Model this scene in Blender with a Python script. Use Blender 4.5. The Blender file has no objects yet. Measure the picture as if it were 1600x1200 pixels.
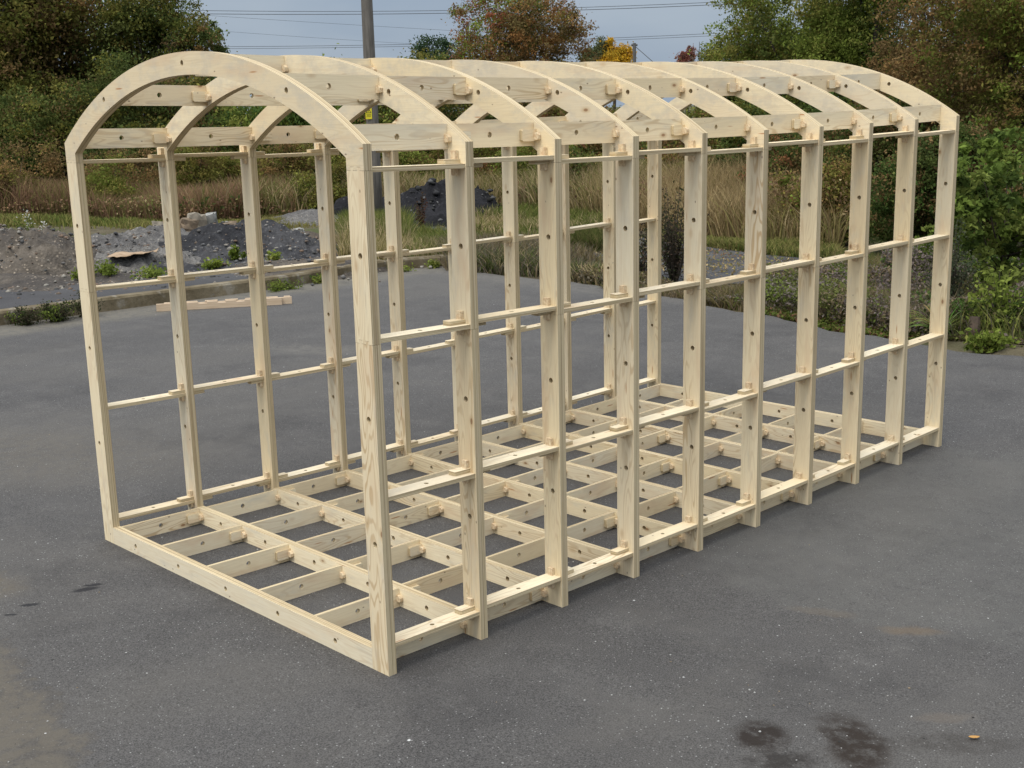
import bpy, bmesh, math, random
import numpy as np
from mathutils import Vector, Matrix
from mathutils.geometry import delaunay_2d_cdt

rnd = random.Random(7)
scene = bpy.context.scene
COL = scene.collection
PI = math.pi

# ------------------------------------------------------------------ camera constants
CAM = np.array([7.296088, -3.359984, 2.63192])
YAW, PITCH, ROLL, FPX = 0.805357, -0.217594, -0.02625, 1944.566813
_cy, _sy, _cp, _sp = math.cos(YAW), math.sin(YAW), math.cos(PITCH), math.sin(PITCH)
FWD = np.array([-_sy*_cp, _cy*_cp, _sp])
R0 = np.array([_cy, _sy, 0.0])
U0 = np.cross(R0, FWD)
RGT = math.cos(ROLL)*R0 + math.sin(ROLL)*U0
UPV = -math.sin(ROLL)*R0 + math.cos(ROLL)*U0
FH = np.array([-_sy, _cy, 0.0])

def at(u, D, z=0.0):
    """world point at horizontal distance D from the view point, on the bearing of column u"""
    x = (u-800)/FPX*D*_cp
    p = CAM + FH*D + R0*x
    return (float(p[0]), float(p[1]), z)

# ------------------------------------------------------------------ helpers
def tag(o, label=None, cat=None, group=None, kind=None):
    if label: o['label'] = label
    if cat: o['category'] = cat
    if group: o['group'] = group
    if kind: o['kind'] = kind
    return o

def empty(name, loc=(0, 0, 0)):
    o = bpy.data.objects.new(name, None)
    o.empty_display_size = 0.2
    COL.objects.link(o)
    o.location = loc
    return o

def link(name, me, mats, parent=None, loc=(0, 0, 0)):
    for m in (mats if isinstance(mats, (list, tuple)) else [mats]):
        me.materials.append(m)
    o = bpy.data.objects.new(name, me)
    COL.objects.link(o)
    o.location = loc
    if parent: o.parent = parent
    return o

def np_mesh(name, V, F, col=None, smooth=False):
    """V (n,3), F (m,k) int array with constant k"""
    me = bpy.data.meshes.new(name)
    V = np.asarray(V, dtype=np.float32); F = np.asarray(F, dtype=np.int32)
    me.vertices.add(len(V)); me.vertices.foreach_set('co', V.ravel())
    k = F.shape[1]
    me.loops.add(F.size); me.loops.foreach_set('vertex_index', F.ravel())
    me.polygons.add(len(F))
    me.polygons.foreach_set('loop_start', np.arange(0, F.size, k, dtype=np.int32))
    me.polygons.foreach_set('loop_total', np.full(len(F), k, dtype=np.int32))
    if smooth:
        me.polygons.foreach_set('use_smooth', np.ones(len(F), dtype=bool))
    if col is not None:
        a = me.attributes.new('Col', 'FLOAT_COLOR', 'POINT')
        c = np.ones((len(V), 4), dtype=np.float32); c[:, :3] = col
        a.data.foreach_set('color', c.ravel())
    me.update(calc_edges=True)
    return me

# ------------------------------------------------------------------ node helpers
def new_mat(name):
    m = bpy.data.materials.new(name); m.use_nodes = True
    nt = m.node_tree; nt.nodes.clear()
    return m, nt

class N:
    def __init__(s, nt): s.nt = nt
    def n(s, t, **kw):
        nd = s.nt.nodes.new(t)
        for k, v in kw.items():
            setattr(nd, k, v)
        return nd
    def set(s, sock, v):
        if isinstance(v, bpy.types.NodeSocket): s.nt.links.new(v, sock)
        else: sock.default_value = v
    def math(s, op, a, b=0.0, c=None, clamp=False):
        nd = s.n('ShaderNodeMath', operation=op); nd.use_clamp = clamp
        s.set(nd.inputs[0], a); s.set(nd.inputs[1], b)
        if c is not None: s.set(nd.inputs[2], c)
        return nd.outputs[0]
    def mix(s, f, a, b, blend='MIX'):
        nd = s.n('ShaderNodeMix', data_type='RGBA', blend_type=blend)
        s.set(nd.inputs[0], f)
        s.set(nd.inputs[6], a if isinstance(a, bpy.types.NodeSocket) else (*a, 1)[:4])
        s.set(nd.inputs[7], b if isinstance(b, bpy.types.NodeSocket) else (*b, 1)[:4])
        return nd.outputs[2]
    def noise(s, vec, scale, detail=3, rough=0.55, dist=0.0, color=False):
        nd = s.n('ShaderNodeTexNoise')
        s.set(nd.inputs['Vector'], vec); nd.inputs['Scale'].default_value = scale
        nd.inputs['Detail'].default_value = detail; nd.inputs['Roughness'].default_value = rough
        nd.inputs['Distortion'].default_value = dist
        return nd.outputs[1 if color else 0]
    def vor(s, vec, scale, out='Distance', rand=1.0):
        nd = s.n('ShaderNodeTexVoronoi')
        s.set(nd.inputs['Vector'], vec); nd.inputs['Scale'].default_value = scale
        nd.inputs['Randomness'].default_value = rand
        return nd.outputs[out]
    def ramp(s, v, lo, hi, a=0.0, b=1.0):
        nd = s.n('ShaderNodeMapRange', interpolation_type='SMOOTHSTEP')
        s.set(nd.inputs[0], v)
        s.set(nd.inputs[1], lo); s.set(nd.inputs[2], hi)
        s.set(nd.inputs[3], a); s.set(nd.inputs[4], b)
        return nd.outputs[0]
    def xyz(s, x, y, z):
        nd = s.n('ShaderNodeCombineXYZ')
        s.set(nd.inputs[0], x); s.set(nd.inputs[1], y); s.set(nd.inputs[2], z)
        return nd.outputs[0]
    def sep(s, v):
        nd = s.n('ShaderNodeSeparateXYZ'); s.set(nd.inputs[0], v); return nd.outputs
    def vmath(s, op, a, b):
        nd = s.n('ShaderNodeVectorMath', operation=op)
        s.set(nd.inputs[0], a); s.set(nd.inputs[1], b)
        return nd.outputs[0]
    def attr(s, name, out='Vector'):
        nd = s.n('ShaderNodeAttribute', attribute_name=name); return nd.outputs[out]
    def obj(s): return s.n('ShaderNodeTexCoord').outputs['Object']
    def rand(s): return s.n('ShaderNodeObjectInfo').outputs['Random']
    def bump(s, h, strength=0.3, dist=0.01):
        nd = s.n('ShaderNodeBump'); nd.inputs['Strength'].default_value = strength
        nd.inputs['Distance'].default_value = dist; s.set(nd.inputs['Height'], h)
        return nd.outputs[0]
    def out(s, color, rough=0.7, normal=None, spec=0.3, transl=0.0, metal=0.0):
        b = s.n('ShaderNodeBsdfPrincipled')
        s.set(b.inputs['Base Color'], color if isinstance(color, bpy.types.NodeSocket) else (*color, 1)[:4])
        s.set(b.inputs['Roughness'], rough); b.inputs['Specular IOR Level'].default_value = spec
        b.inputs['Metallic'].default_value = metal
        if normal: s.nt.links.new(normal, b.inputs['Normal'])
        o = s.n('ShaderNodeOutputMaterial'); sh = b.outputs[0]
        if transl:
            t = s.n('ShaderNodeBsdfTranslucent')
            s.set(t.inputs['Color'], color if isinstance(color, bpy.types.NodeSocket) else (*color, 1)[:4])
            mx = s.n('ShaderNodeMixShader'); mx.inputs[0].default_value = transl
            s.nt.links.new(sh, mx.inputs[1]); s.nt.links.new(t.outputs[0], mx.inputs[2]); sh = mx.outputs[0]
        s.nt.links.new(sh, o.inputs[0])
        return b

# ------------------------------------------------------------------ materials
def mat_ply_face():
    m, nt = new_mat('spruce_plywood_face'); k = N(nt)
    bc = k.attr('bc'); off = k.attr('bo'); r = k.rand()
    a, b, c = k.sep(bc)[:3]
    ao = k.sep(off)[0]
    # cathedral grain: strongly stretched noise read as contour lines
    v = k.xyz(k.math('ADD', k.math('MULTIPLY', a, 0.9), ao), k.math('ADD', k.math('MULTIPLY', b, 6.5), ao), ao)
    f = k.noise(v, 1.3, 2, 0.5)
    rings = k.math('SINE', k.math('MULTIPLY', f, 95.0))
    rings = k.ramp(rings, 0.1, 1.0)
    fade = k.ramp(k.noise(v, 0.9, 1), 0.42, 0.66)
    grain = k.math('MULTIPLY', rings, k.math('ADD', k.math('MULTIPLY', fade, 0.85), 0.12))
    v2 = k.xyz(k.math('ADD', k.math('MULTIPLY', a, 5.0), ao), k.math('MULTIPLY', b, 190.0), ao)
    fine = k.noise(v2, 1.0, 3, 0.6)
    r2 = k.math('FRACT', k.math('MULTIPLY', ao, 7.31)); r3 = k.math('FRACT', k.math('MULTIPLY', ao, 3.77))
    base = k.mix(r, (0.80, 0.665, 0.43), (0.88, 0.775, 0.56))
    base = k.mix(k.math('MULTIPLY', k.math('GREATER_THAN', r2, 0.68), 0.4), base, (0.72, 0.58, 0.38))
    base = k.mix(k.math('MULTIPLY', k.math('GREATER_THAN', r3, 0.72), 0.4), base, (0.68, 0.635, 0.52))
    base = k.mix(k.math('MULTIPLY', k.ramp(fine, 0.3, 0.75), 0.35), base, (0.62, 0.49, 0.29))
    gs = k.math('MULTIPLY', grain, k.math('ADD', k.math('MULTIPLY', r2, 0.5), 0.22))
    isarch = k.sep(off)[1]
    gs = k.math('MULTIPLY', gs, k.math('SUBTRACT', 1.0, k.math('MULTIPLY', isarch, 0.72)))
    base = k.mix(gs, base, (0.46, 0.30, 0.14))
    mot = k.ramp(k.noise(k.xyz(k.math('ADD', k.math('MULTIPLY', a, 4.0), ao), k.math('MULTIPLY', b, 5.0), ao), 1.6, 5, 0.7), 0.42, 0.68)
    base = k.mix(k.math('MULTIPLY', k.math('MULTIPLY', mot, isarch), 0.5), base, (0.50, 0.46, 0.38))
    # blotches: pinkish and greyed areas
    v3 = k.xyz(k.math('ADD', k.math('MULTIPLY', a, 2.2), ao), k.math('ADD', k.math('MULTIPLY', b, 9.0), ao), 1.7)
    pk = k.ramp(k.noise(v3, 1.0, 3), 0.52, 0.75)
    base = k.mix(k.math('MULTIPLY', pk, 0.5), base, (0.64, 0.455, 0.28))
    v4 = k.xyz(k.math('ADD', k.math('MULTIPLY', a, 3.1), ao), k.math('ADD', k.math('MULTIPLY', b, 11.0), ao), 8.3)
    gy = k.ramp(k.noise(v4, 1.0, 4, 0.65), 0.5, 0.78)
    base = k.mix(k.math('MULTIPLY', gy, 0.5), base, (0.52, 0.49, 0.41))
    # knots
    vk = k.xyz(k.math('ADD', k.math('MULTIPLY', a, 4.2), ao), k.math('ADD', k.math('MULTIPLY', b, 8.4), ao), 0.0)
    kd = k.vor(vk, 1.0); kc = k.sep(k.vor(vk, 1.0, 'Color'))[0]
    on = k.math('GREATER_THAN', kc, 0.56)
    ring = k.math('MULTIPLY', k.ramp(kd, 0.20, 0.07), on)
    core = k.math('MULTIPLY', k.ramp(kd, 0.085, 0.05), on)
    base = k.mix(k.math('MULTIPLY', ring, 0.55), base, (0.52, 0.36, 0.19))
    base = k.mix(k.math('MULTIPLY', core, 0.8), base, (0.25, 0.13, 0.06))
    # pin knots and nicks
    vp = k.xyz(k.math('ADD', k.math('MULTIPLY', a, 11.0), ao), k.math('ADD', k.math('MULTIPLY', b, 20.0), ao), 3.0)
    pd = k.vor(vp, 1.0); pc = k.sep(k.vor(vp, 1.0, 'Color'))[1]
    pin = k.math('MULTIPLY', k.ramp(pd, 0.11, 0.05), k.math('GREATER_THAN', pc, 0.68))
    base = k.mix(k.math('MULTIPLY', pin, 0.75), base, (0.20, 0.13, 0.08))
    # rare orange resin streaks
    vr = k.xyz(k.math('ADD', k.math('MULTIPLY', a, 1.9), ao), k.math('ADD', k.math('MULTIPLY', b, 17.0), ao), 5.0)
    rd = k.vor(vr, 1.0); rc = k.sep(k.vor(vr, 1.0, 'Color'))[2]
    res = k.math('MULTIPLY', k.ramp(rd, 0.10, 0.05), k.math('GREATER_THAN', rc, 0.93))
    base = k.mix(k.math('MULTIPLY', res, 0.8), base, (0.42, 0.17, 0.05))
    k.out(base, 0.62, k.bump(k.math('ADD', fine, k.math('MULTIPLY', pin, -2.0)), 0.15, 0.002), 0.25)
    return m

def mat_ply_edge(thick):
    m, nt = new_mat('spruce_plywood_edge'); k = N(nt)
    bc = k.attr('bc'); off = k.attr('bo')
    a, b, c = k.sep(bc)[:3]; ao = k.sep(off)[0]
    ab = k.math('ADD', a, b)
    v = k.xyz(k.math('ADD', k.math('MULTIPLY', ab, 3.0), ao), k.math('MULTIPLY', c, 10.0), ao)
    band = k.noise(k.xyz(ao, k.math('MULTIPLY', c, 160.0), k.math('MULTIPLY', ab, 0.8)), 1.0, 1)
    ply = k.math('SINE', k.math('MULTIPLY', c, 2*PI/0.0062))
    base = k.mix(k.ramp(ply, -0.5, 0.5), (0.42, 0.33, 0.18), (0.68, 0.58, 0.39))
    base = k.mix(k.math('MULTIPLY', k.ramp(band, 0.44, 0.6), 0.7), base, (0.34, 0.25, 0.14))
    nz = k.noise(v, 6.0, 3)
    base = k.mix(k.math('MULTIPLY', k.ramp(nz, 0.5, 0.8), 0.3), base, (0.60, 0.46, 0.34))
    if thick:
        seam = k.ramp(k.math('ABSOLUTE', c), 0.0012, 0.0004)
        base = k.mix(k.math('MULTIPLY', seam, 0.75), base, (0.16, 0.12, 0.08))
    k.out(base, 0.75, None, 0.2)
    return m

def mat_attr(name, rough=0.6, transl=0.25, spec=0.25, noise=0.0):
    m, nt = new_mat(name); k = N(nt)
    c = k.attr('Col', 'Color')
    if noise:
        c = k.mix(k.math('MULTIPLY', k.noise(k.obj(), noise, 3), 0.6), c, (0.02, 0.02, 0.015))
    k.out(c, rough, None, spec, transl)
    return m

def mat_simple(name, col, col2=None, scale=8, rough=0.7, bump=0.0, metal=0.0, stretch=None):
    m, nt = new_mat(name); k = N(nt)
    o = k.obj()
    if stretch: o = k.vmath('MULTIPLY', o, stretch)
    f = k.noise(o, scale, 4, 0.6)
    c = k.mix(k.ramp(f, 0.3, 0.7), col, col2 if col2 else tuple(x*0.7 for x in col))
    k.out(c, rough, k.bump(f, bump, 0.02) if bump else None, 0.3, 0.0, metal)
    return m

def mat_peg():
    m, nt = new_mat('fresh_softwood_peg'); k = N(nt)
    v = k.vmath('MULTIPLY', k.attr('bc'), (60.0, 60.0, 60.0))
    f = k.noise(k.vmath('ADD', v, k.attr('bo')), 1.2, 3)
    k.out(k.mix(k.ramp(f, 0.35, 0.65), (0.72, 0.60, 0.41), (0.58, 0.43, 0.27)), 0.7, None, 0.2); return m
PEGM = mat_peg(); FACE = mat_ply_face(); EDGE2 = mat_ply_edge(True); EDGE1 = mat_ply_edge(False)

# ------------------------------------------------------------------ the plywood frame
BAY, W, T = 0.6, 2.900922, 0.0480
H, SAG, PW, BH = 2.500512, 0.456158, 0.1246, 0.112
HI, SAGI = 2.440458, 0.402366
BOWX, BOWZ, LX, LY = -0.006521, -0.042359, 0.0076037, -0.00502324
NR = 10
def dip(y):
    return BOWZ*0.1*y*(5.4-y) if 0 < y < 5.4 else 0.0
def deform(x, y, z):
    yy = min(max(y, 0.0), 5.4)
    return (x + BOWX*0.1*yy*(5.4-yy) + LX*z, y + LY*z, z + BOWZ*0.1*yy*(5.4-yy))

ROOT = empty('timber_frame', (W/2, 2.7, 0))
tag(ROOT, 'pale plywood building skeleton with arched ribs, standing unclad on dark asphalt', 'timber frame')
ROOTV = Vector((W/2, 2.7, 0))

def pip(x, y, poly):
    ins = False; n = len(poly); j = n-1
    for i in range(n):
        xi, yi = poly[i]; xj, yj = poly[j]
        if (yi > y) != (yj > y) and x < (xj-xi)*(y-yi)/(yj-yi)+xi: ins = not ins
        j = i
    return ins

def circle(cx, cy, r, n=14):
    return [(cx+r*math.cos(2*PI*i/n), cy+r*math.sin(2*PI*i/n)) for i in range(n)]

def plate_mesh(name, outline, holes, plane, c0, c1, grain=0, centre=None, dfm=True):
    """flat plate cut from an outline (list of 2D points) with holes, thickness c0..c1 along the third axis.
    plane: 'xz' (thickness y), 'yz' (thickness x), 'xy' (thickness z). returns mesh, centre"""
    loops = [outline]+list(holes)
    pts = []; edges = []
    for lp in loops:
        s = len(pts); pts += lp
        edges += [(s+i, s+(i+1) % len(lp)) for i in range(len(lp))]
    vco, _, tris, _, _, _ = delaunay_2d_cdt([Vector(p) for p in pts], edges, [], 0, 1e-7)
    keep = []
    for t in tris:
        cx = sum(vco[i][0] for i in t)/3; cy = sum(vco[i][1] for i in t)/3
        if pip(cx, cy, outline) and not any(pip(cx, cy, h) for h in holes): keep.append(t)
    def to3(p, c):
        if plane == 'xz': return (p[0], c, p[1])
        if plane == 'yz': return (c, p[0], p[1])
        return (p[0], p[1], c)
    n = len(vco)
    raw = [to3(p, c1) for p in vco]+[to3(p, c0) for p in vco]
    flip = plane == 'xz'
    faces = []; mi = []
    for t in keep:
        t = list(t)
        # make CCW in the 2D plane
        (x0, y0), (x1, y1), (x2, y2) = vco[t[0]], vco[t[1]], vco[t[2]]
        if (x1-x0)*(y2-y0)-(x2-x0)*(y1-y0) < 0: t = t[::-1]
        up = t if not flip else t[::-1]
        faces.append(tuple(up)); mi.append(0)
        faces.append(tuple(i+n for i in up[::-1])); mi.append(0)
    base = len(raw)
    for lp in loops:
        m = len(lp)
        s = len(raw)
        raw += [to3(p, c1) for p in lp]+[to3(p, c0) for p in lp]
        for i in range(m):
            j = (i+1) % m
            faces.append((s+i, s+j, s+m+j, s+m+i)); mi.append(1)
    cm = (c0+c1)/2
    bo = rnd.random()*50
    bc = []
    for (x, y, z) in raw:
        if plane == 'xz': a, b, c = x, z, y-cm
        elif plane == 'yz': a, b, c = y, z, x-cm
        else: a, b, c = x, y, z-cm
        if grain: a, b = b, a
        bc.append((a, b, c))
    vs = [deform(*v) for v in raw] if dfm else raw
    if centre is None:
        centre = tuple(sum(v[i] for v in vs)/len(vs) for i in range(3))
    me = bpy.data.meshes.new(name)
    me.from_pydata([(v[0]-centre[0], v[1]-centre[1], v[2]-centre[2]) for v in vs], [], faces)
    me.polygons.foreach_set('material_index', mi)
    at1 = me.attributes.new('bc', 'FLOAT_VECTOR', 'POINT')
    at1.data.foreach_set('vector', [q for v in bc for q in v])
    at2 = me.attributes.new('bo', 'FLOAT_VECTOR', 'POINT')
    at2.data.foreach_set('vector', [bo, 1.0 if name == 'arch' else 0.0, 0.0]*len(vs))
    bm = bmesh.new(); bm.from_mesh(me); bmesh.ops.recalc_face_normals(bm, faces=bm.faces); bm.to_mesh(me); bm.free()
    me.update()
    return me, centre

def plate(name, outline, holes, plane, c0, c1, parent, grain=0, thick=False, dfm=True):
    me, c = plate_mesh(name, outline, holes, plane, c0, c1, grain, dfm=dfm)
    o = link(name, me, [FACE, EDGE2 if thick else EDGE1], parent)
    pl = Vector(c)
    q = parent
    base = Vector((0, 0, 0))
    while q is not None:
        base += q.location; q = q.parent
    o.location = pl-base
    return o

# puzzle-joint line across a member of width w, as offsets (fraction, dz)
PZ = [(0.0, 0), (0.24, 0), (0.19, 0.016), (0.42, 0.016), (0.37, 0), (0.63, 0), (0.58, 0.016), (0.81, 0.016), (0.76, 0), (1.0, 0)]
JZ, JM = 2.385, 1.612
G = 0.0013
def jl(x0, x1, z, dz=0.0):
    return [(x0+(x1-x0)*f, z+d+dz) for f, d in PZ]

HOLEZ = [0.655, 1.26, 2.01]
RH = 0.0145
def arc_pts(half, h, s, n=48):
    r = (half*half+s*s)/(2*s); zc = h+s-r; a = math.asin(half/r)
    return [(W/2+r*math.sin(-a+2*a*i/n), zc+r*math.cos(-a+2*a*i/n)) for i in range(n+1)]

for kk in range(NR):
    y0 = kk*BAY; y1 = y0+T
    hr = RH
    # posts: upper and lower length puzzle-jointed at mid height, one part each side
    for side in (0, 1):
        xa, xb = (0.0, PW) if side == 0 else (W-PW, W)
        xc = 0.057 if side == 0 else W-0.057
        low = [(xa, 0.0), (xb, 0.0)]+[(x, z) for x, z in reversed(jl(xa, xb, JM, -G/2))]
        # lower piece
        me1, c1 = plate_mesh('post', low, [circle(xc, z, hr) for z in HOLEZ if z < JM], 'xz', y0, y1, 1)
        up = [(x, z) for x, z in jl(xa, xb, JM, G/2)]+[(x, z) for x, z in reversed(jl(xa, xb, JZ, -G/2))]
        me2, c2 = plate_mesh('post_top', up, [circle(xc, z, hr) for z in HOLEZ if z > JM], 'xz', y0, y1, 1, centre=c1)
        bm = bmesh.new(); bm.from_mesh(me1); bm.from_mesh(me2); bm.to_mesh(me1); bm.free()
        bpy.data.meshes.remove(me2)
        o = link('post', me1, [FACE, EDGE2], ROOT)
        o.location = Vector(c1)-ROOTV
    # arch
    outer = arc_pts(W/2, H, SAG); inner = arc_pts(W/2-PW, HI, SAGI)
    ol = []
    ol += [(x, z) for x, z in jl(W-PW, W, JZ, G/2)]      # right foot, from inner to outer
    ol += outer[::-1]
    ol += [(x, z) for x, z in jl(0.0, PW, JZ, G/2)]
    ol += inner
    hl = [circle(0.552, 2.741, hr), circle(2.349, 2.741, hr)]
    if kk in (0, 9): hl.append(circle(W/2-0.015, 2.902, hr))
    plate('arch', ol, hl, 'xz', y0, y1, ROOT, 0, True)
    # floor beam between the posts
    hb = [circle(x, 0.058, hr) for x in (0.413, 0.93, 1.45, 1.965, 2.475)]
    plate('floor_beam', [(PW+0.0006, 0.0), (W-PW-0.0006, 0.0), (W-PW-0.0006, BH), (PW+0.0006, BH)], hb, 'xz', y0, y1, ROOT, 0, True)

PT = 0.021
far_pegs = []
def peg_box(parent, lo, hi, axis, far):
    """small oak-like wedge; axis = long axis; one end chamfered"""
    (x0, y0, z0), (x1, y1, z1) = lo, hi
    if axis == 'z':
        ol = [(x0+0.004, z0), (x1-0.004, z0), (x1, z0+0.006), (x1, z1), (x0, z1), (x0, z0+0.006)]
        args = (ol, [], 'xz', y0, y1)
        gr = 1
    else:
        ol = [(x0, z0+0.003), (x0+0.005, z0), (x1-0.004, z0), (x1, z0+0.005), (x1, z1-0.012), (x1-0.01, z1), (x0, z1)]
        args = (ol, [], 'xz', y0, y1)
        gr = 0
    if far: far_pegs.append((args, gr))
    else:
        po = plate('peg', *args, parent, gr); po.data.materials.clear()
        po.data.materials.append(PEGM); po.data.materials.append(PEGM)

def span(y_lo, y_hi, v_lo, v_hi, tlo, thi, start_t, end_t, L0, L1):
    """plank outline in (y, v) with tongues at both ends"""
    o = [(y_lo, v_lo), (y_hi, v_lo)]
    if end_t: o += [(y_hi, tlo), (y_hi+L1-0.006, tlo), (y_hi+L1, tlo+0.006), (y_hi+L1, thi-0.006), (y_hi+L1-0.006, thi), (y_hi, thi)]
    o += [(y_hi, v_hi), (y_lo, v_hi)]
    if start_t: o += [(y_lo, thi), (y_lo-L0+0.006, thi), (y_lo-L0, thi-0.006), (y_lo-L0, tlo+0.006), (y_lo-L0+0.006, tlo), (y_lo, tlo)]
    return o

NB = NR-1
FARBAY = 6
STUB = 0.098+T
jit = random.Random(3)
for k in range(NB):
    yl, yh = k*BAY+T+0.0006, (k+1)*BAY-0.0006
    st, en = k > 0, k < NB-1
    even = (k % 2 == 0)
    ym = (yl+yh)/2
    # side rails: flat planks, 4 levels, both sides; odd bays sit one thickness higher
    for side in (0, 1):
        for ztop in (0.158, 0.888, 1.637, 2.399):
            z1 = ztop if even else ztop+PT+0.0006
            z0 = z1-PT
            if side == 1: xi, xo, ti, to = W-0.101, W-0.006, W-0.094, W-0.040
            else: xi, xo, ti, to = 0.101, 0.006, 0.094, 0.040
            lo, hi = min(xi, xo), max(xi, xo); tl, th = min(ti, to), max(ti, to)
            s2 = STUB+jit.uniform(-.006, .006)
            o2 = [(v, y) for (y, v) in span(yl, yh, lo, hi, tl, th, st, en, s2, s2)]
            ob = plate('rail', o2, [circle((lo+hi)/2, ym, 0.012)], 'xy', z0, z1, ROOT, 1)
            if st:   # peg through this rail's tongue, lying in the bay before it
                yr = k*BAY
                xcn = (tl+th)/2 + jit.uniform(-.004, .004)
                peg_box(ob, (xcn-0.017, yr-0.0215, ztop-PT-0.034), (xcn+0.017, yr-0.0015, ztop+PT+0.040), 'z', k-1 >= FARBAY)
    # purlins: planks on edge
    for pi, (xc, zt, sgn) in enumerate([(0.146, 2.583, -1), (0.648, 2.822, -1), (W/2, 2.953, 1), (W-0.646, 2.822, 1), (W-0.146, 2.583, 1)]):
        s = sgn if even else -sgn
        x0, x1 = (xc+0.0003, xc+PT) if s > 0 else (xc-PT, xc-0.0003)
        zb = zt-0.116; tl, th = zt-0.092, zt-0.034
        s2 = STUB+jit.uniform(-.006, .006)
        ob = plate('purlin', span(yl, yh, zb, zt, tl, th, st, en, s2, s2), [circle(ym-0.03, zt-0.056, RH)], 'yz', x0, x1, ROOT, 0)
        if st:
            yr = k*BAY
            zc = (tl+th)/2-0.006
            peg_box(ob, (xc-PT-0.030, yr-0.0225, zc-0.016), (xc+PT+0.030, yr-0.0015, zc+0.020), 'x', k-1 >= FARBAY)
    # floor joists
    for ji in range(6):
        xc = 0.155+ji*0.518
        sgn = -1 if ji < 3 else 1
        s = sgn if even else -sgn
        x0, x1 = (xc+0.0003, xc+PT) if s > 0 else (xc-PT, xc-0.0003)
        s2 = STUB+jit.uniform(-.006, .006)
        ob = plate('joist', span(yl, yh, 0.003, BH-0.001, 0.028, 0.086, st, en, s2, s2), [circle(ym-0.01, 0.060, RH)], 'yz', x0, x1, ROOT, 0)
        if st:
            yr = k*BAY
            peg_box(ob, (xc-PT-0.030, yr-0.0225, 0.040), (xc+PT+0.030, yr-0.0015, 0.074), 'x', k-1 >= FARBAY)
if far_pegs:
    bm = bmesh.new(); c0 = (W/2, 2.7, 0)
    for (args, gr) in far_pegs:
        me, _ = plate_mesh('p', *args, gr, centre=c0)
        bm.from_mesh(me); bpy.data.meshes.remove(me)
    me = bpy.data.meshes.new('peg'); bm.to_mesh(me); bm.free()
    o = link('peg', me, [PEGM, PEGM], ROOT); o['kind'] = 'stuff'

# ------------------------------------------------------------------ ground
def edge_y(x):
    xs = [-9.2, -8.6, -8.3, -6.4, -4.2, -2.2, -0.5, 0.94, 1.9, 4.0, 12, 60]
    ys = [10.9, 10.5, 10.3, 10.55, 10.3, 9.8, 9.35, 9.02, 9.15, 9.5, 11, 20]
    return float(np.interp(x, xs, ys))
KX = [(-30, -9.1), (3.0, -9.12), (6.0, -9.05), (7.4, -9.02), (8.6, -9.2), (9.7, -9.3), (10.4, -9.12), (10.9, -8.8)]
def kerb_x(y):
    return float(np.interp(y, [a for a, b in KX], [b for a, b in KX]))

def sm(a, b, x):
    t = np.clip((x-a)/(b-a), 0, 1); return t*t*(3-2*t)

def yard_z(x, y):
    d = dip(y)
    win = float(sm(-3.0, -0.6, x)*(1-sm(3.6, 6.0, x)))
    return d*win+0.004 - 0.0075*0

# heap shapes: (x, y, rx, ry, h, rot)
def heapspec(u, D, rx, ry, h):
    x, y, _ = at(u, D); return (x, y, rx, ry, h)

def smoothnoise(seed):
    r = np.random.RandomState(seed)
    ks = r.uniform(-1, 1, (10, 2)); ks *= (np.array([0.35, 0.5, 0.8, 1.2, 1.8, 2.6, 3.6, 5, 7, 9.5])[:, None])/np.linalg.norm(ks, axis=1)[:, None]
    ph = r.uniform(0, 6.28, 10); am = np.array([1, .8, .6, .45, .35, .25, .18, .13, .1, .07])
    def f(x, y):
        s = 0
        for i in range(10): s = s+am[i]*np.sin(ks[i, 0]*x+ks[i, 1]*y+ph[i])
        return s/2.2
    return f
nz1 = smoothnoise(1); nz2 = smoothnoise(2); nz3 = smoothnoise(3)

def base_z(x, y):
    """soil level outside the yard"""
    beyond = sm(0, 0.5, y-np.interp(x, [-9.2, -8.6, -8.3, -6.4, -4.2, -2.2, -0.5, 0.94, 1.9, 4.0, 12, 60], [10.9, 10.5, 10.3, 10.55, 10.3, 9.8, 9.35, 9.02, 9.15, 9.5, 11, 20]))
    left = sm(0.0, 0.12, -9.22-x)*(1-sm(10.2, 12.0, y))
    z = -0.07+0.07*beyond*1.0
    z = z+nz1(x, y)*0.03*sm(1, 4, y-11)
    z = z*(1-left)+left*(0.115)
    return z

def axis(dense_lo, dense_hi, step, lo, hi):
    a = list(np.arange(dense_lo, dense_hi+1e-6, step))
    s = step; v = dense_lo
    while v > lo: s *= 1.25; v -= s; a.insert(0, v)
    s = step; v = dense_hi
    while v < hi: s *= 1.25; v += s; a.append(v)
    return np.array(a)

def grid_mesh(name, X, Y, zf):
    gx, gy = np.meshgrid(X, Y, indexing='ij')
    gz = zf(gx, gy)
    V = np.stack([gx, gy, gz], -1).reshape(-1, 3)
    nx, ny = len(X), len(Y)
    i, j = np.meshgrid(np.arange(nx-1), np.arange(ny-1), indexing='ij')
    a = (i*ny+j).ravel()
    F = np.stack([a, a+ny, a+ny+1, a+1], -1)
    return np_mesh(name, V, F, smooth=True)

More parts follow.
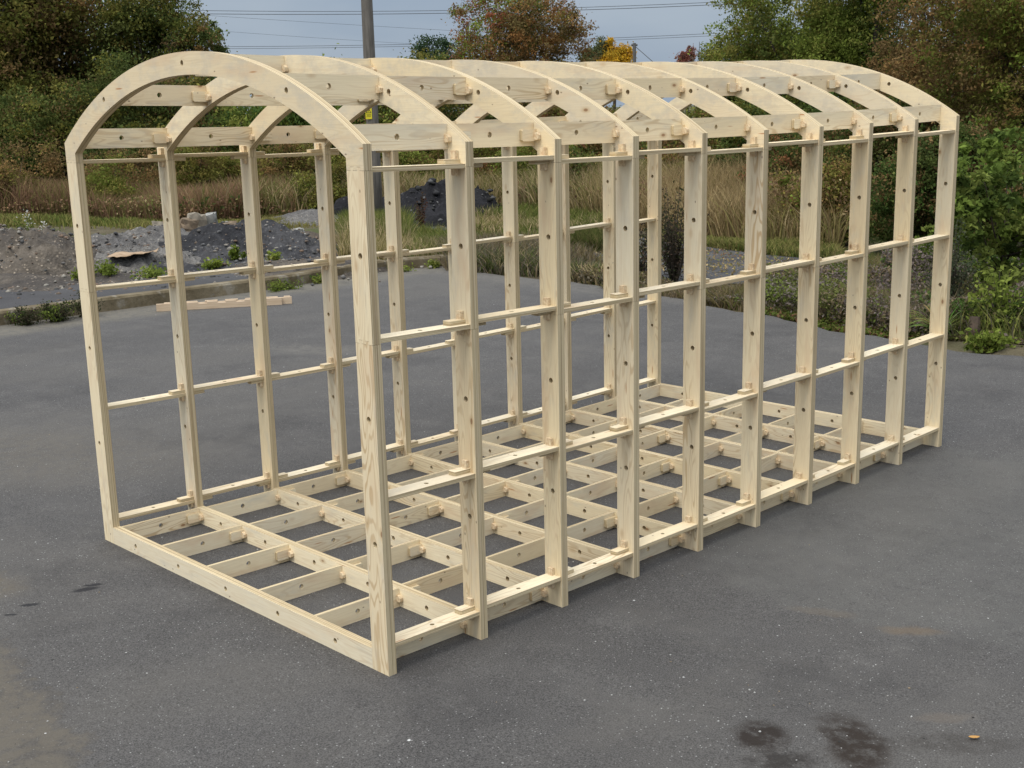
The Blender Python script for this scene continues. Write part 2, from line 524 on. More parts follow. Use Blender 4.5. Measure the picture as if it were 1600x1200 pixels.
def mat_soil():
    m, nt = new_mat('rough_soil_and_litter'); k = N(nt); o = k.obj()
    n1 = k.noise(o, 0.35, 4); n2 = k.noise(o, 3.0, 5, 0.65); n3 = k.noise(o, 28.0, 3)
    c = k.mix(k.ramp(n2, 0.35, 0.65), (0.075, 0.062, 0.040), (0.11, 0.095, 0.06))
    c = k.mix(k.ramp(n1, 0.45, 0.6), c, (0.06, 0.075, 0.025))
    c = k.mix(k.math('MULTIPLY', k.ramp(n3, 0.55, 0.75), 0.5), c, (0.17, 0.15, 0.11))
    k.out(c, 0.9, k.bump(k.math('ADD', n2, n3), 0.7, 0.04), 0.1)
    return m
def mat_gravel(name, dark, light, fleck, scale=14.0, amt=0.75):
    m, nt = new_mat(name); k = N(nt); o = k.obj()
    n1 = k.noise(o, 0.9, 4); n2 = k.noise(o, scale, 4, 0.7)
    vc = k.sep(k.vor(o, scale*2.0, 'Color')); vd = k.vor(o, scale*2.0)
    c = k.mix(k.ramp(n1, 0.35, 0.65), dark, light)
    c = k.mix(k.ramp(n2, 0.3, 0.75), k.mix(0.5, c, (0.0, 0.0, 0.0)), c)
    fl = k.math('MULTIPLY', k.math('MULTIPLY', k.math('GREATER_THAN', vc[0], amt), k.ramp(vd, 0.42, 0.2)), k.math('MULTIPLY', vc[1], 0.7))
    fl = k.math('MULTIPLY', fl, k.ramp(k.noise(o, 1.7, 3), 0.38, 0.6, 0.15, 1.0))
    big = k.ramp(k.noise(o, 4.5, 5, 0.7), 0.38, 0.62)
    c = k.mix(k.math('MULTIPLY', big, 0.55), c, k.mix(0.62, c, (0.02, 0.02, 0.022)))
    c = k.mix(fl, c, fleck)
    k.out(c, 0.9, k.bump(k.math('ADD', n2, k.math('MULTIPLY', vd, -0.7)), 0.9, 0.03), 0.15)
    return m

def mat_asphalt():
    m, nt = new_mat('weathered_asphalt'); k = N(nt); o = k.obj()
    x, y, z = k.sep(o)[:3]
    big = k.noise(o, 0.55, 4, 0.6); mid = k.noise(o, 2.6, 5, 0.65)
    fine = k.noise(o, 150.0, 3, 0.7); grit = k.noise(o, 60.0, 2, 0.6)
    c = k.mix(k.ramp(big, 0.3, 0.7), (0.041, 0.0385, 0.038), (0.060, 0.0565, 0.0545))
    c = k.mix(k.math('MULTIPLY', k.ramp(mid, 0.48, 0.75), 0.45), c, (0.105, 0.100, 0.094))
    c = k.mix(k.ramp(fine, 0.30, 0.70), k.mix(0.5, c, (0.0, 0.0, 0.0)), k.mix(0.11, c, (0.6, 0.59, 0.56)))
    c = k.mix(k.math('MULTIPLY', k.ramp(grit, 0.5, 0.72), 0.16), c, (0.14, 0.135, 0.125))
    c = k.mix(k.math('MULTIPLY', k.ramp(k.noise(o, 14.0, 4, 0.7), 0.52, 0.75), 0.16), c, (0.04, 0.04, 0.043))
    wear = k.ramp(k.noise(k.vmath('MULTIPLY', o, (1.0, 0.6, 1.0)), 0.32, 5, 0.6), 0.48, 0.68)
    c = k.mix(k.math('MULTIPLY', wear, 0.36), c, (0.105, 0.098, 0.086))
    blot = k.ramp(k.noise(k.vmath('ADD', o, (7.0, 3.0, 0.0)), 1.3, 6, 0.72), 0.50, 0.66)
    c = k.mix(k.math('MULTIPLY', blot, 0.28), c, (0.10, 0.094, 0.085))
    dk = k.ramp(k.noise(k.vmath('ADD', o, (-4.0, 9.0, 0.0)), 0.75, 6, 0.7), 0.52, 0.68)
    c = k.mix(k.math('MULTIPLY', dk, 0.30), c, (0.022, 0.021, 0.022))
    # aggregate flecks of different sizes
    for sc, th, sz, col, w in ((70.0, 0.86, 0.30, (0.34, 0.34, 0.33), 0.8), (24.0, 0.972, 0.15, (0.55, 0.55, 0.53), 0.85), (9.0, 0.975, 0.085, (0.62, 0.63, 0.62), 0.9), (46.0, 0.90, 0.26, (0.02, 0.02, 0.022), 0.7)):
        vv = k.vmath('ADD', o, (sc*0.37, sc*0.11, 0.0))
        vd = k.vor(vv, sc); vc = k.sep(k.vor(vv, sc, 'Color'))[0]
        dn = k.ramp(k.noise(o, 0.8, 2), 0.35, 0.65, 0.35, 1.0)
        c = k.mix(k.math('MULTIPLY', k.math('MULTIPLY', k.math('GREATER_THAN', vc, th), k.ramp(vd, sz, sz*0.5)), k.math('MULTIPLY', dn, w)), c, col)
    wn = k.noise(o, 2.2, 4, 0.6, 0.0, True)
    wv = k.vmath('MULTIPLY', k.vmath('SUBTRACT', wn, (0.5, 0.5, 0.5)), (1.0, 1.0, 0.0))
    wv = k.vmath('ADD', wv, k.vmath('MULTIPLY', k.vmath('SUBTRACT', k.noise(o, 9.0, 4, 0.7, 0.0, True), (0.5, 0.5, 0.5)), (0.9, 0.9, 0.0)))
    wn2 = k.noise(o, 9.0, 4, 0.7)
    def ell(cx, cy, rx, ry, ang, warp, soft):
        p = k.vmath('ADD', o, k.vmath('MULTIPLY', wv, (warp, warp, 0.0)))
        px, py, _ = k.sep(p)[:3]
        dx = k.math('SUBTRACT', px, cx); dy = k.math('SUBTRACT', py, cy)
        ca, sa = math.cos(ang), math.sin(ang)
        uu = k.math('DIVIDE', k.math('ADD', k.math('MULTIPLY', dx, ca), k.math('MULTIPLY', dy, sa)), rx)
        vv = k.math('DIVIDE', k.math('SUBTRACT', k.math('MULTIPLY', dy, ca), k.math('MULTIPLY', dx, sa)), ry)
        d = k.math('SQRT', k.math('ADD', k.math('MULTIPLY', uu, uu), k.math('MULTIPLY', vv, vv)))
        return k.ramp(d, 1.0+soft, 1.0-soft)
    def stain(mask, col, amt, rough_edge=False):
        nonlocal c
        if rough_edge: mask = k.math('MULTIPLY', mask, k.ramp(wn2, 0.36, 0.56, 0.35, 1.0))
        c = k.mix(k.math('MULTIPLY', mask, amt), c, col)
    vdir = 0.805
    stain(ell(0.95, -2.32, 2.3, 1.16, 0.05, 0.5, 0.05), (0.128, 0.112, 0.086), 0.72, True)       # dusty patch, left foreground
    stain(ell(0.95, -2.32, 2.36, 1.21, 0.05, 0.5, 0.02), (0.05, 0.045, 0.04), 0.25)
    stain(ell(0.05, -0.95, 0.42, 0.22, 0.3, 0.3, 0.35), (0.12, 0.10, 0.07), 0.55, True)
    stain(ell(4.7, 4.2, 2.6, 1.9, 0.5, 0.9, 0.08), (0.11, 0.11, 0.10), 0.3, True)              # pale patch right
    stain(ell(4.42, 2.18, 0.13, 0.045, 0.6, 0.12, 0.5), (0.13, 0.095, 0.06), 0.5)
    stain(ell(3.95, 2.1, 0.16, 0.05, 0.4, 0.1, 0.4), (0.12, 0.10, 0.075), 0.35)
    stain(ell(4.52, 0.73, 0.115, 0.13, 0.805, 0.10, 0.35), (0.016, 0.011, 0.008), 0.92, True)       # oily stains
    stain(ell(4.70, 0.62, 0.15, 0.08, 0.805, 0.12, 0.45), (0.016, 0.013, 0.011), 0.8, True)
    stain(ell(4.84, 0.94, 0.12, 0.25, 0.805, 0.13, 0.35), (0.018, 0.012, 0.008), 0.92, True)
    stain(ell(4.62, 1.08, 0.06, 0.05, 0.805, 0.08, 0.5), (0.03, 0.024, 0.02), 0.6, True)
    stain(ell(5.12, 1.24, 0.32, 0.07, 0.72, 0.15, 0.4), (0.03, 0.026, 0.022), 0.45, True)
    stain(ell(5.0, 1.42, 0.12, 0.04, 0.75, 0.1, 0.5), (0.12, 0.10, 0.08), 0.4)
    for (sx, sy, sr, sa) in ((0.733, -0.48, 0.075, 1.2), (0.70, -0.42, 0.05, 1.0), (0.713, -0.80, 0.05, 1.0), (0.774, -0.93, 0.035, 0.9)):
        stain(ell(sx, sy, sr, sr*0.38, sa, 0.05, 0.3), (0.012, 0.012, 0.014), 0.85)                # black marks
    stain(ell(-9.0, 4.5, 0.75, 7.5, 0.0, 0.8, 0.35), (0.165, 0.150, 0.115), 0.55, True)            # grit along the kerb
    stain(ell(-6.5, 10.3, 4.5, 0.5, -0.02, 0.6, 0.4), (0.15, 0.14, 0.12), 0.4, True)
    stain(ell(-4.2, 4.8, 1.1, 0.25, 0.5, 0.4, 0.6), (0.15, 0.14, 0.12), 0.35, True)
    stain(ell(-2.6, 0.3, 1.6, 0.8, 0.7, 0.6, 0.6), (0.12, 0.105, 0.08), 0.35, True)
    h = k.math('ADD', k.math('MULTIPLY', fine, 0.7), grit)
    k.out(c, 0.86, k.bump(h, 0.45, 0.006), 0.25)
    return m

soil = mat_soil()
gx = axis(-34, 12, 0.5, -2200, 2200); gy = axis(-8, 42, 0.5, -2200, 2200)
gx = np.sort(np.concatenate([gx, [-9.22, -9.28, -9.34]])); gy = np.sort(np.concatenate([gy, [9.25, 9.75, 10.25, 10.75]]))
o = link('ground', grid_mesh('ground', gx, gy, base_z), soil); tag(o, kind='structure')

# the yard: asphalt sheet with a slight dip below the frame
def build_yard():
    xs = np.concatenate([np.arange(-9.4, 6.0, 0.28), np.array([6.0, 7, 8, 10, 13, 18, 26, 40])])
    V = []; F = []
    ts = None
    ys0 = np.concatenate([np.array([-30, -20, -12, -8, -5, -3, -2, -1.2, -0.6]), np.linspace(0, 8.4, 29)])
    n = len(ys0)+5
    for x in xs:
        e = edge_y(x)
        e += 0.07*math.sin(x*3.1)+0.05*math.sin(x*7.3+1)
        col = list(ys0)+[8.4+(e-8.4)*q for q in (0.2, 0.4, 0.6, 0.8, 1.0)]
        for y in col:
            xx = max(x, kerb_x(y)-0.04) if x < -8.6 else x
            V.append((xx, y, yard_z(x, y)))
    for i in range(len(xs)-1):
        for j in range(n-1):
            a = i*n+j; F.append((a, a+n, a+n+1, a+1))
    return np_mesh('yard', V, F, smooth=True)
o = link('yard', build_yard(), mat_asphalt()); tag(o, kind='structure')

# kerb of cast concrete lengths
conc_m, nt = new_mat('mossy_kerb_concrete'); k = N(nt); ob_ = k.obj()
f1 = k.noise(ob_, 1.6, 5, 0.65); f2 = k.noise(ob_, 22.0, 4, 0.7)
zc_ = k.sep(ob_)[2]
c = k.mix(k.ramp(f1, 0.35, 0.7), (0.10, 0.078, 0.045), (0.21, 0.175, 0.115))
c = k.mix(k.math('MULTIPLY', k.ramp(f2, 0.45, 0.8), 0.5), c, (0.06, 0.055, 0.03))
c = k.mix(k.math('MULTIPLY', k.ramp(k.noise(ob_, 5.0, 3), 0.55, 0.7), 0.5), c, (0.28, 0.26, 0.22))
k.out(c, 0.9, k.bump(f2, 0.6, 0.02), 0.15)
def build_kerb():
    bm = bmesh.new(); r = random.Random(5)
    y = -14.0
    while y < 10.75:
        L = r.choice([2.35, 2.7, 3.05]); y2 = min(y+L, 10.85)
        n = 5; dz = r.uniform(-.008, .008); dx = r.uniform(-.01, .01)
        rings = []
        for i in range(n+1):
            yy = y+0.008+(y2-y-0.016)*i/n; x = kerb_x(yy)+dx
            h = 0.188+dz
            prof = [(x, -0.1), (x-0.012, h-0.03), (x-0.035, h), (x-0.20, h+0.003), (x-0.215, h-0.02), (x-0.215, -0.1)]
            rings.append([bm.verts.new((px+r.uniform(-.003, .003), yy, pz+r.uniform(-.003, .003))) for px, pz in prof])
        for a, b in zip(rings[:-1], rings[1:]):
            for q in range(6):
                bm.faces.new((a[q], a[(q+1) % 6], b[(q+1) % 6], b[q]))
        bm.faces.new(rings[0][::-1]); bm.faces.new(rings[-1])
        y = y2
    bmesh.ops.recalc_face_normals(bm, faces=bm.faces)
    me = bpy.data.meshes.new('kerb'); bm.to_mesh(me); bm.free(); return me
o = link('kerb', build_kerb(), conc_m); tag(o, kind='structure')

# dark asphalt track behind the kerb and gravel hardstanding beyond the weeds
track_m, nt = new_mat('dark_track_asphalt'); k = N(nt); ob_ = k.obj()
f1 = k.noise(ob_, 0.8, 4); f2 = k.noise(ob_, 45.0, 4, 0.7)
c = k.mix(k.ramp(f1, 0.3, 0.7), (0.038, 0.037, 0.039), (0.056, 0.055, 0.056))
c = k.mix(k.math('MULTIPLY', k.ramp(f2, 0.55, 0.8), 0.35), c, (0.2, 0.2, 0.2))
k.out(c, 0.85, k.bump(f2, 0.4, 0.01), 0.25)
xs = np.array([-15.6, -14, -12.5, -11.0, -10, -9.34]); ys = np.concatenate([np.arange(-14, 10.1, 0.5), [10.3]])
o = link('track', grid_mesh('track', xs, ys, lambda x, y: 0.124+0*x), track_m); tag(o, kind='structure')

grav_m = mat_gravel('grey_gravel_hardstanding', (0.075, 0.076, 0.08), (0.13, 0.13, 0.13), (0.26, 0.26, 0.25), 9.0, 0.8)
def poly_sheet(name, pts, z, mat, seed=0, step=0.35):
    """ragged-edged sheet draped on the soil"""
    P = np.array(pts); r = np.random.RandomState(seed)
    # subdivide the outline and jitter
    out = []
    for i in range(len(P)):
        a, b = P[i], P[(i+1) % len(P)]; n = max(1, int(np.linalg.norm(b-a)/step))
        for q in range(n): out.append(a+(b-a)*q/n+r.uniform(-.12, .12, 2))
    out = [tuple(map(float, q)) for q in out]
    ins = []
    mn = np.min(P, 0); mx = np.max(P, 0)
    for gx_ in np.arange(mn[0], mx[0], 0.7):
        for gy_ in np.arange(mn[1], mx[1], 0.7):
            if pip(gx_, gy_, out): ins.append((float(gx_), float(gy_)))
    n = len(out)
    vco, _, tris, _, _, _ = delaunay_2d_cdt([Vector(p) for p in out+ins], [(i, (i+1) % n) for i in range(n)], [], 0, 1e-6)
    T_ = [t for t in tris if pip(sum(vco[i][0] for i in t)/3, sum(vco[i][1] for i in t)/3, out)]
    V = [(v[0], v[1], float(base_z(np.array(v[0]), np.array(v[1])))+z) for v in vco]
    T2 = []
    for t in T_:
        (x0, y0), (x1, y1), (x2, y2) = [vco[i][:2] for i in t]
        T2.append(tuple(t) if (x1-x0)*(y2-y0)-(x2-x0)*(y1-y0) > 0 else tuple(t)[::-1])
    o = link(name, np_mesh(name, V, T2, smooth=True), mat); tag(o, kind='structure'); return o
def uD(l): return [at(u, D)[:2] for u, D in l]
poly_sheet('gravel_hardstanding', uD([(780, 24.0), (880, 22.5), (960, 19.0), (1080, 18.4), (1200, 18.2), (1300, 18.0), (1330, 20.5), (1180, 22.6), (1000, 25.5), (900, 27.0), (700, 29.0), (620, 30.0), (600, 28.5), (700, 26.5)]), 0.02, grav_m, 4)

# ------------------------------------------------------------------ heaps
def heap(name, label, cat, parts, mat, seed, rough=0.08, res=0.09, z0=0.0, flat=None):
    """parts: list of (x, y, rx, ry, h); a mesh over their bounding box, cut where height is zero"""
    x0 = min(p[0]-p[2] for p in parts)-.2; x1 = max(p[0]+p[2] for p in parts)+.2
    y0 = min(p[1]-p[3] for p in parts)-.2; y1 = max(p[1]+p[3] for p in parts)+.2
    X = np.arange(x0, x1, res); Y = np.arange(y0, y1, res)
    gx, gy = np.meshgrid(X, Y, indexing='ij')
    f = smoothnoise(seed); r = np.random.RandomState(seed)
    hgt = np.zeros_like(gx)
    wx = gx+0.25*f(gx*2.1, gy*2.1); wy = gy+0.25*f(gy*1.9+4, gx*1.9)
    for (px, py, rx, ry, h) in parts:
        d = np.sqrt(((wx-px)/rx)**2+((wy-py)/ry)**2)
        q = h*np.clip(1-d, 0, 1)**0.85*(1-0.25*np.clip(1-d, 0, 1))
        hgt = np.maximum(hgt, q)+0.25*np.minimum(hgt, q)
    m = np.clip(hgt/0.15, 0, 1)
    hgt = hgt+m*rough*(f(gx*4, gy*4)+0.7*f(gx*11+3, gy*11)+0.5*r.uniform(-1, 1, gx.shape))
    bz = base_z(gx, gy)
    cx, cy = float(np.mean([p[0] for p in parts])), float(np.mean([p[1] for p in parts]))
    V = np.stack([gx-cx, gy-cy, np.maximum(bz, 0)*0+bz+hgt-0.03+z0], -1).reshape(-1, 3)
    nx, ny = len(X), len(Y)
    i, j = np.meshgrid(np.arange(nx-1), np.arange(ny-1), indexing='ij')
    a = (i*ny+j).ravel(); F = np.stack([a, a+ny, a+ny+1, a+1], -1)
    hv = hgt.ravel()
    keep = hv[F].max(1) > 0.012
    F = F[keep]
    used = np.unique(F); remap = -np.ones(len(V), int); remap[used] = np.arange(len(used))
    me = np_mesh(name, V[used], remap[F])
    o = link(name, me, mat, None, (cx, cy, 0)); tag(o, label, cat)
    def height(x, y):
        i = int(np.clip((x-x0)/res, 0, nx-1)); j = int(np.clip((y-y0)/res, 0, ny-1))
        return float(bz[i, j]+hgt[i, j]-0.03+z0)
    return o, height

g_pale = mat_gravel('grey_gravel', (0.15, 0.145, 0.14), (0.22, 0.21, 0.195), (0.40, 0.36, 0.30), 12.0, 0.72)
g_mix = mat_gravel('rubble_gravel', (0.085, 0.075, 0.065), (0.17, 0.145, 0.115), (0.42, 0.35, 0.27), 9.0, 0.55)
g_dark = mat_gravel('black_planings', (0.035, 0.036, 0.040), (0.085, 0.085, 0.088), (0.26, 0.25, 0.24), 8.0, 0.78)
g_coal = mat_gravel('black_coal_like_spoil', (0.010, 0.010, 0.012), (0.026, 0.026, 0.030), (0.22, 0.22, 0.22), 6.0, 0.86)
def hp(u, D, rx, ry, h):
    x, y, _ = at(u, D); return (x, y, rx, ry, h)
heaps = []
heaps.append(heap('gravel_heap', 'mixed grey gravel and brick rubble heap left of the frame, nearest the left edge', 'heap',
     [hp(-70, 22.5, 3.2, 2.2, 0.95), hp(20, 21.8, 2.2, 1.8, 0.62), hp(95, 21.6, 1.6, 1.5, 0.25)], g_mix, 11, 0.14))
heaps.append(heap('gravel_heap', 'low pale grey gravel heap behind the cardboard sheet', 'heap',
     [hp(205, 24.5, 1.7, 1.6, 0.52), hp(170, 22.4, 2.0, 1.6, 0.34), hp(235, 21.6, 1.8, 1.3, 0.26)], g_pale, 12, 0.14))
heaps.append(heap('spoil_heap', 'dark heap of broken road planings between the second and fourth left posts', 'heap',
     [hp(325, 23.4, 1.7, 1.5, 0.46), hp(375, 23.8, 1.9, 1.5, 0.46), hp(290, 21.6, 1.2, 1.1, 0.34), hp(440, 23.0, 1.7, 1.3, 0.33), hp(490, 22.6, 1.2, 1.1, 0.22), hp(355, 21.2, 1.4, 1.1, 0.2)], g_dark, 13, 0.13))
heaps.append(heap('spoil_heap', 'low brownish gravel spread in front of the dark planings, behind the kerb', 'heap',
     [hp(430, 20.8, 1.5, 1.0, 0.22), hp(500, 21.0, 1.5, 1.0, 0.22), hp(560, 21.5, 1.2, 0.9, 0.15), hp(120, 20.3, 1.6, 0.8, 0.14), hp(10, 19.7, 1.8, 0.9, 0.2)], g_mix, 14, 0.05))
heaps.append(heap('coal_heap', 'big jet-black spoil heap behind the utility pole', 'heap',
     [hp(690, 30.5, 1.7, 1.6, 1.25), hp(640, 30.6, 1.3, 1.2, 0.85), hp(745, 30.5, 1.3, 1.2, 0.80), hp(545, 31.5, 1.2, 1.2, 0.75), hp(590, 31.5, 1.4, 1.0, 0.5)], g_coal, 15, 0.15))
heaps.append(heap('gravel_heap', 'small grey gravel bank far off to the left of the black heap', 'heap',
     [hp(500, 31.5, 1.9, 1.0, 0.42), hp(470, 31.0, 1.2, 0.8, 0.25)], g_pale, 16, 0.05))

# loose chips and stones around the heaps and the back of the track: stuff
def stones(name, specs, n, smin, smax, seed, cols, label):
    r = np.random.RandomState(seed)
    ico = bmesh.new(); bmesh.ops.create_icosphere(ico, subdivisions=1, radius=1.0)
    bv = np.array([v.co[:] for v in ico.verts]); bf = np.array([[v.index for v in f.verts] for f in ico.faces]); ico.free()
    Vs = []; Fs = []; Cs = []
    for i in range(n):
        (cx, cy, sx, sy, hf) = specs[r.randint(len(specs))]
        x, y = cx+r.randn()*sx, cy+r.randn()*sy
        z = hf(x, y) if hf else float(base_z(np.array(x), np.array(y)))+(0.0)
        s = smin+(smax-smin)*r.rand()**3
        v = bv*(1+r.uniform(-.3, .3, (len(bv), 1)))*np.array([1, r.uniform(.6, 1), r.uniform(.4, .8)])*s
        a = r.uniform(0, 6.28); ca, sa = math.cos(a), math.sin(a)
        v = v@np.array([[ca, sa, 0], [-sa, ca, 0], [0, 0, 1]])+np.array([x, y, z+s*0.2])
        Fs.append(bf+len(bv)*i); Vs.append(v)
        c = np.array(cols[r.randint(len(cols))])*r.uniform(.7, 1.2)
        Cs.append(np.tile(c, (len(bv), 1)))
    me = np_mesh(name, np.concatenate(Vs), np.concatenate(Fs), np.concatenate(Cs))
    o = link(name, me, mat_attr(name+'_mat', 0.9, 0.0, 0.1, 30)); tag(o, label, None, None, 'stuff')
    return o
sp = []
for (ho, hf) in heaps[:4]:
    x, y = ho.location.x, ho.location.y
    sp += [(x, y, 1.3, 1.2, hf)]*3
for (u, D) in ((0, 20), (100, 20), (60, 21), (250, 20.5), (480, 22)):
    x, y, _ = at(u, D); sp.append((x, y, 0.9, 0.9, lambda a, b: max(h(a, b) for _, h in heaps[:4]) if False else float(base_z(np.array(a), np.array(b)))))
stones('loose_rubble', sp, 7000, 0.008, 0.055, 5, [(.32, .29, .25), (.2, .19, .18), (.24, .17, .125), (.1, .1, .1), (.32, .30, .26), (.18, .14, .11), (.13, .13, .135)], 'scattered stones and brick chips over the heaps')
x, y, _ = at(690, 30.5)
stones('loose_spoil', [(x, y, 0.9, 0.9, heaps[4][1])], 260, 0.02, 0.11, 6, [(.05, .05, .055), (.02, .02, .022), (.05, .05, .05), (.13, .13, .13)], 'loose lumps on the black heap')

def yz(a, b): return yard_z(a, b)-0.001
stones('loose_grit', [(3.5, 0.5, 2.2, 1.6, yz), (5.0, 2.5, 1.5, 1.5, yz), (2.0, -1.6, 1.2, 0.7, yz), (4.6, 1.0, 0.6, 0.5, yz), (1.2, -1.9, 0.8, 0.5, yz), (-3, 4, 3, 2.5, yz)], 900, 0.0015, 0.0075, 8, [(.45, .45, .43), (.3, .29, .27), (.06, .06, .06), (.6, .6, .58), (.28, .22, .15)], 'loose grit and chips on the asphalt')

# concrete and timber debris on the far side of the heaps
def rock(seed, sx, sy, sz):
    r = random.Random(seed); bm = bmesh.new(); bmesh.ops.create_cube(bm, size=1.0)
    bmesh.ops.subdivide_edges(bm, edges=bm.edges, cuts=2, use_grid_fill=True)
    for v in bm.verts:
        l = v.co.length
        v.co = v.co*(1-0.25*max(0, l-0.6))
        v.co += Vector((r.uniform(-.11, .11), r.uniform(-.11, .11), r.uniform(-.11, .11)))
        v.co.x *= sx; v.co.y *= sy; v.co.z *= sz
    me = bpy.data.meshes.new('rubble_chunk'); bm.to_mesh(me); bm.free(); return me
cm1 = mat_simple('broken_concrete', (0.26, 0.23, 0.18), (0.13, 0.115, 0.09), 6, 0.9, 0.5)
cm2 = mat_simple('brown_rubble', (0.20, 0.15, 0.10), (0.11, 0.085, 0.06), 7, 0.9, 0.5)
cm3 = mat_simple('pale_bluish_concrete', (0.33, 0.33, 0.31), (0.20, 0.20, 0.18), 7, 0.9, 0.4)
chunks = [
 (250, 27.2, .42, .3, .22, cm1, 'flat sandy slab at the left end of the debris row'),
 (270, 27.6, .5, .25, .2, cm2, 'brown broken lump second in the debris row'),
 (292, 27.4, .35, .3, .3, cm2, 'upright brown lump right of the second left post'),
 (305, 27.9, .4, .35, .42, cm1, 'tilted pale concrete lump in the middle of the debris row'),
 (322, 28.2, .38, .3, .40, cm3, 'bluish white concrete block on top of the debris row'),
 (337, 28.6, .7, .15, .14, cm1, 'long sandy slab lying across the debris row'),
 (352, 27.8, .4, .3, .22, cm2, 'rounded brown lump left of the third post'),
 (370, 28.4, .55, .2, .15, cm1, 'flat pale slab beside the third left post'),
 (415, 26.5, .5, .25, .16, cm1, 'buff slab right of the third left post'),
 (432, 26.8, .7, .3, .14, cm2, 'wide orange brown slab behind the dark planings'),
 (455, 26.5, .5, .25, .16, cm3, 'pale slab at the right end of the debris row'),
]
for i, (u, D, sx, sy, sz, mt, lb) in enumerate(chunks):
    x, y, _ = at(u, D, 0)
    o = link('rubble_chunk', rock(i, sx, sy, sz), mt, None, (x, y, float(base_z(np.array(x), np.array(y)))+sz*0.45+0.08))
    o.rotation_euler = (rnd.uniform(-.3, .3), rnd.uniform(-.3, .3), YAW+rnd.uniform(-.6, .6))
    tag(o, lb, 'rubble', 'broken lumps behind the heaps')
# soil bank carrying the debris row
heap('debris_bank', 'low brown earth bank under the row of broken concrete', 'earth bank',
     [hp(270, 27.8, 1.6, 1.0, 0.25), hp(330, 28.2, 1.6, 1.0, 0.28), hp(400, 27.6, 1.8, 1.0, 0.2), hp(450, 27.0, 1.4, .9, 0.18)], mat_gravel('earthy_rubble', (0.12, 0.095, 0.07), (0.2, 0.165, 0.12), (0.36, 0.32, 0.26), 8.0, 0.7), 21, 0.05)

# ------------------------------------------------------------------ crumpled cardboard
def cardboard():
    x0, y0, _ = at(200, 21.0)
    hf = heaps[1][1]
    n, m = 26, 12; V = []; F = []
    r = np.random.RandomState(9); f = smoothnoise(31)
    ca, sa = math.cos(YAW), math.sin(YAW)
    for i in range(n):
        for j in range(m):
            u = (i/(n-1)-.5)*0.84; v = (j/(m-1)-.5)*0.46*(0.35+0.65*math.sin(PI*min(1, (i+2)/n*1.1))**.5)
            z = 0.035+0.05*f(u*9, v*9)+0.02*f(u*23, v*23)+0.10*max(0, u-0.22)*4*abs(math.sin(v*9+1))+0.07*abs(v)
            X = x0+u*ca-v*sa; Y = y0+u*sa+v*ca
            V.append((X-x0, Y-y0, z))
    for i in range(n-1):
        for j in range(m-1):
            a = i*m+j; F.append((a, a+m, a+m+1, a+1))
    me = np_mesh('cardboard_sheet', V, F)
    m_ = mat_simple('wet_brown_cardboard', (0.36, 0.265, 0.175), (0.25, 0.17, 0.10), 5, 0.85, 0.2)
    o = link('cardboard_sheet', me, m_, None, (x0, y0, hf(x0, y0)+0.03))
    sol = o.modifiers.new('thick', 'SOLIDIFY'); sol.thickness = 0.006
    tag(o, 'crumpled brown cardboard sheet lying on the grey gravel', 'cardboard')
cardboard()

# ------------------------------------------------------------------ offcut planks lying on the yard
def mat_offcut():
    m, nt = new_mat('pinkish_new_softwood'); k = N(nt); o = k.obj()
    f = k.noise(k.vmath('MULTIPLY', o, (2.0, 30.0, 30.0)), 1.5, 3)
    c = k.mix(k.ramp(f, 0.3, 0.7), (0.50, 0.375, 0.25), (0.60, 0.47, 0.33))
    k.out(c, 0.7, None, 0.2); return m
OFF = mat_offcut()
def offcut(label, c, ang, L, h, t, notches, ncol=None):
    """a board standing on its long edge with notches cut in its top"""
    ol = [(-L/2, 0), (L/2, 0), (L/2, h)]
    for (a, b) in sorted(notches, reverse=True):
        ol += [(b*L-L/2, h), (b*L-L/2, h-0.022), (a*L-L/2, h-0.022), (a*L-L/2, h)]
    ol += [(-L/2, h)]
    me, _ = plate_mesh('offcut_board', ol, [], 'xz', -t/2, t/2, 0, centre=(0, 0, 0), dfm=False)
    o = link('offcut_board', me, [OFF, OFF], None, (c[0], c[1], c[2])); o.rotation_euler = (0, 0, ang)
    tag(o, label, 'board', 'offcut boards on the asphalt'); return o
A_ = np.array([-8.52, 5.03]); B_ = np.array([-7.52, 6.60])
dv = (B_-A_)/np.linalg.norm(B_-A_); ang = math.atan2(dv[1], dv[0]); nrm = np.array([dv[1], -dv[0]])
cen = (A_+B_)/2
offcut('front notched pinkish offcut board, lying nearest the frame', (*(cen+nrm*0.05-dv*0.09), 0.006), ang, 1.72, 0.10, 0.045, [(.17, .24), (.33, .40), (.48, .55), (.63, .70), (.78, .85)])
offcut('rear notched pinkish offcut board, nearest the kerb', (*(cen-nrm*0.06+dv*0.02), 0.006), ang+0.015, 1.74, 0.10, 0.045, [(.1, .16), (.26, .32), (.42, .48), (.58, .64), (.9, .95)])
offcut('short pinkish offcut board jutting out at the right end of the pair', (*(cen+nrm*0.005+dv*0.66), 0.006), ang+0.03, 0.5, 0.095, 0.045, [(.2, .3)])

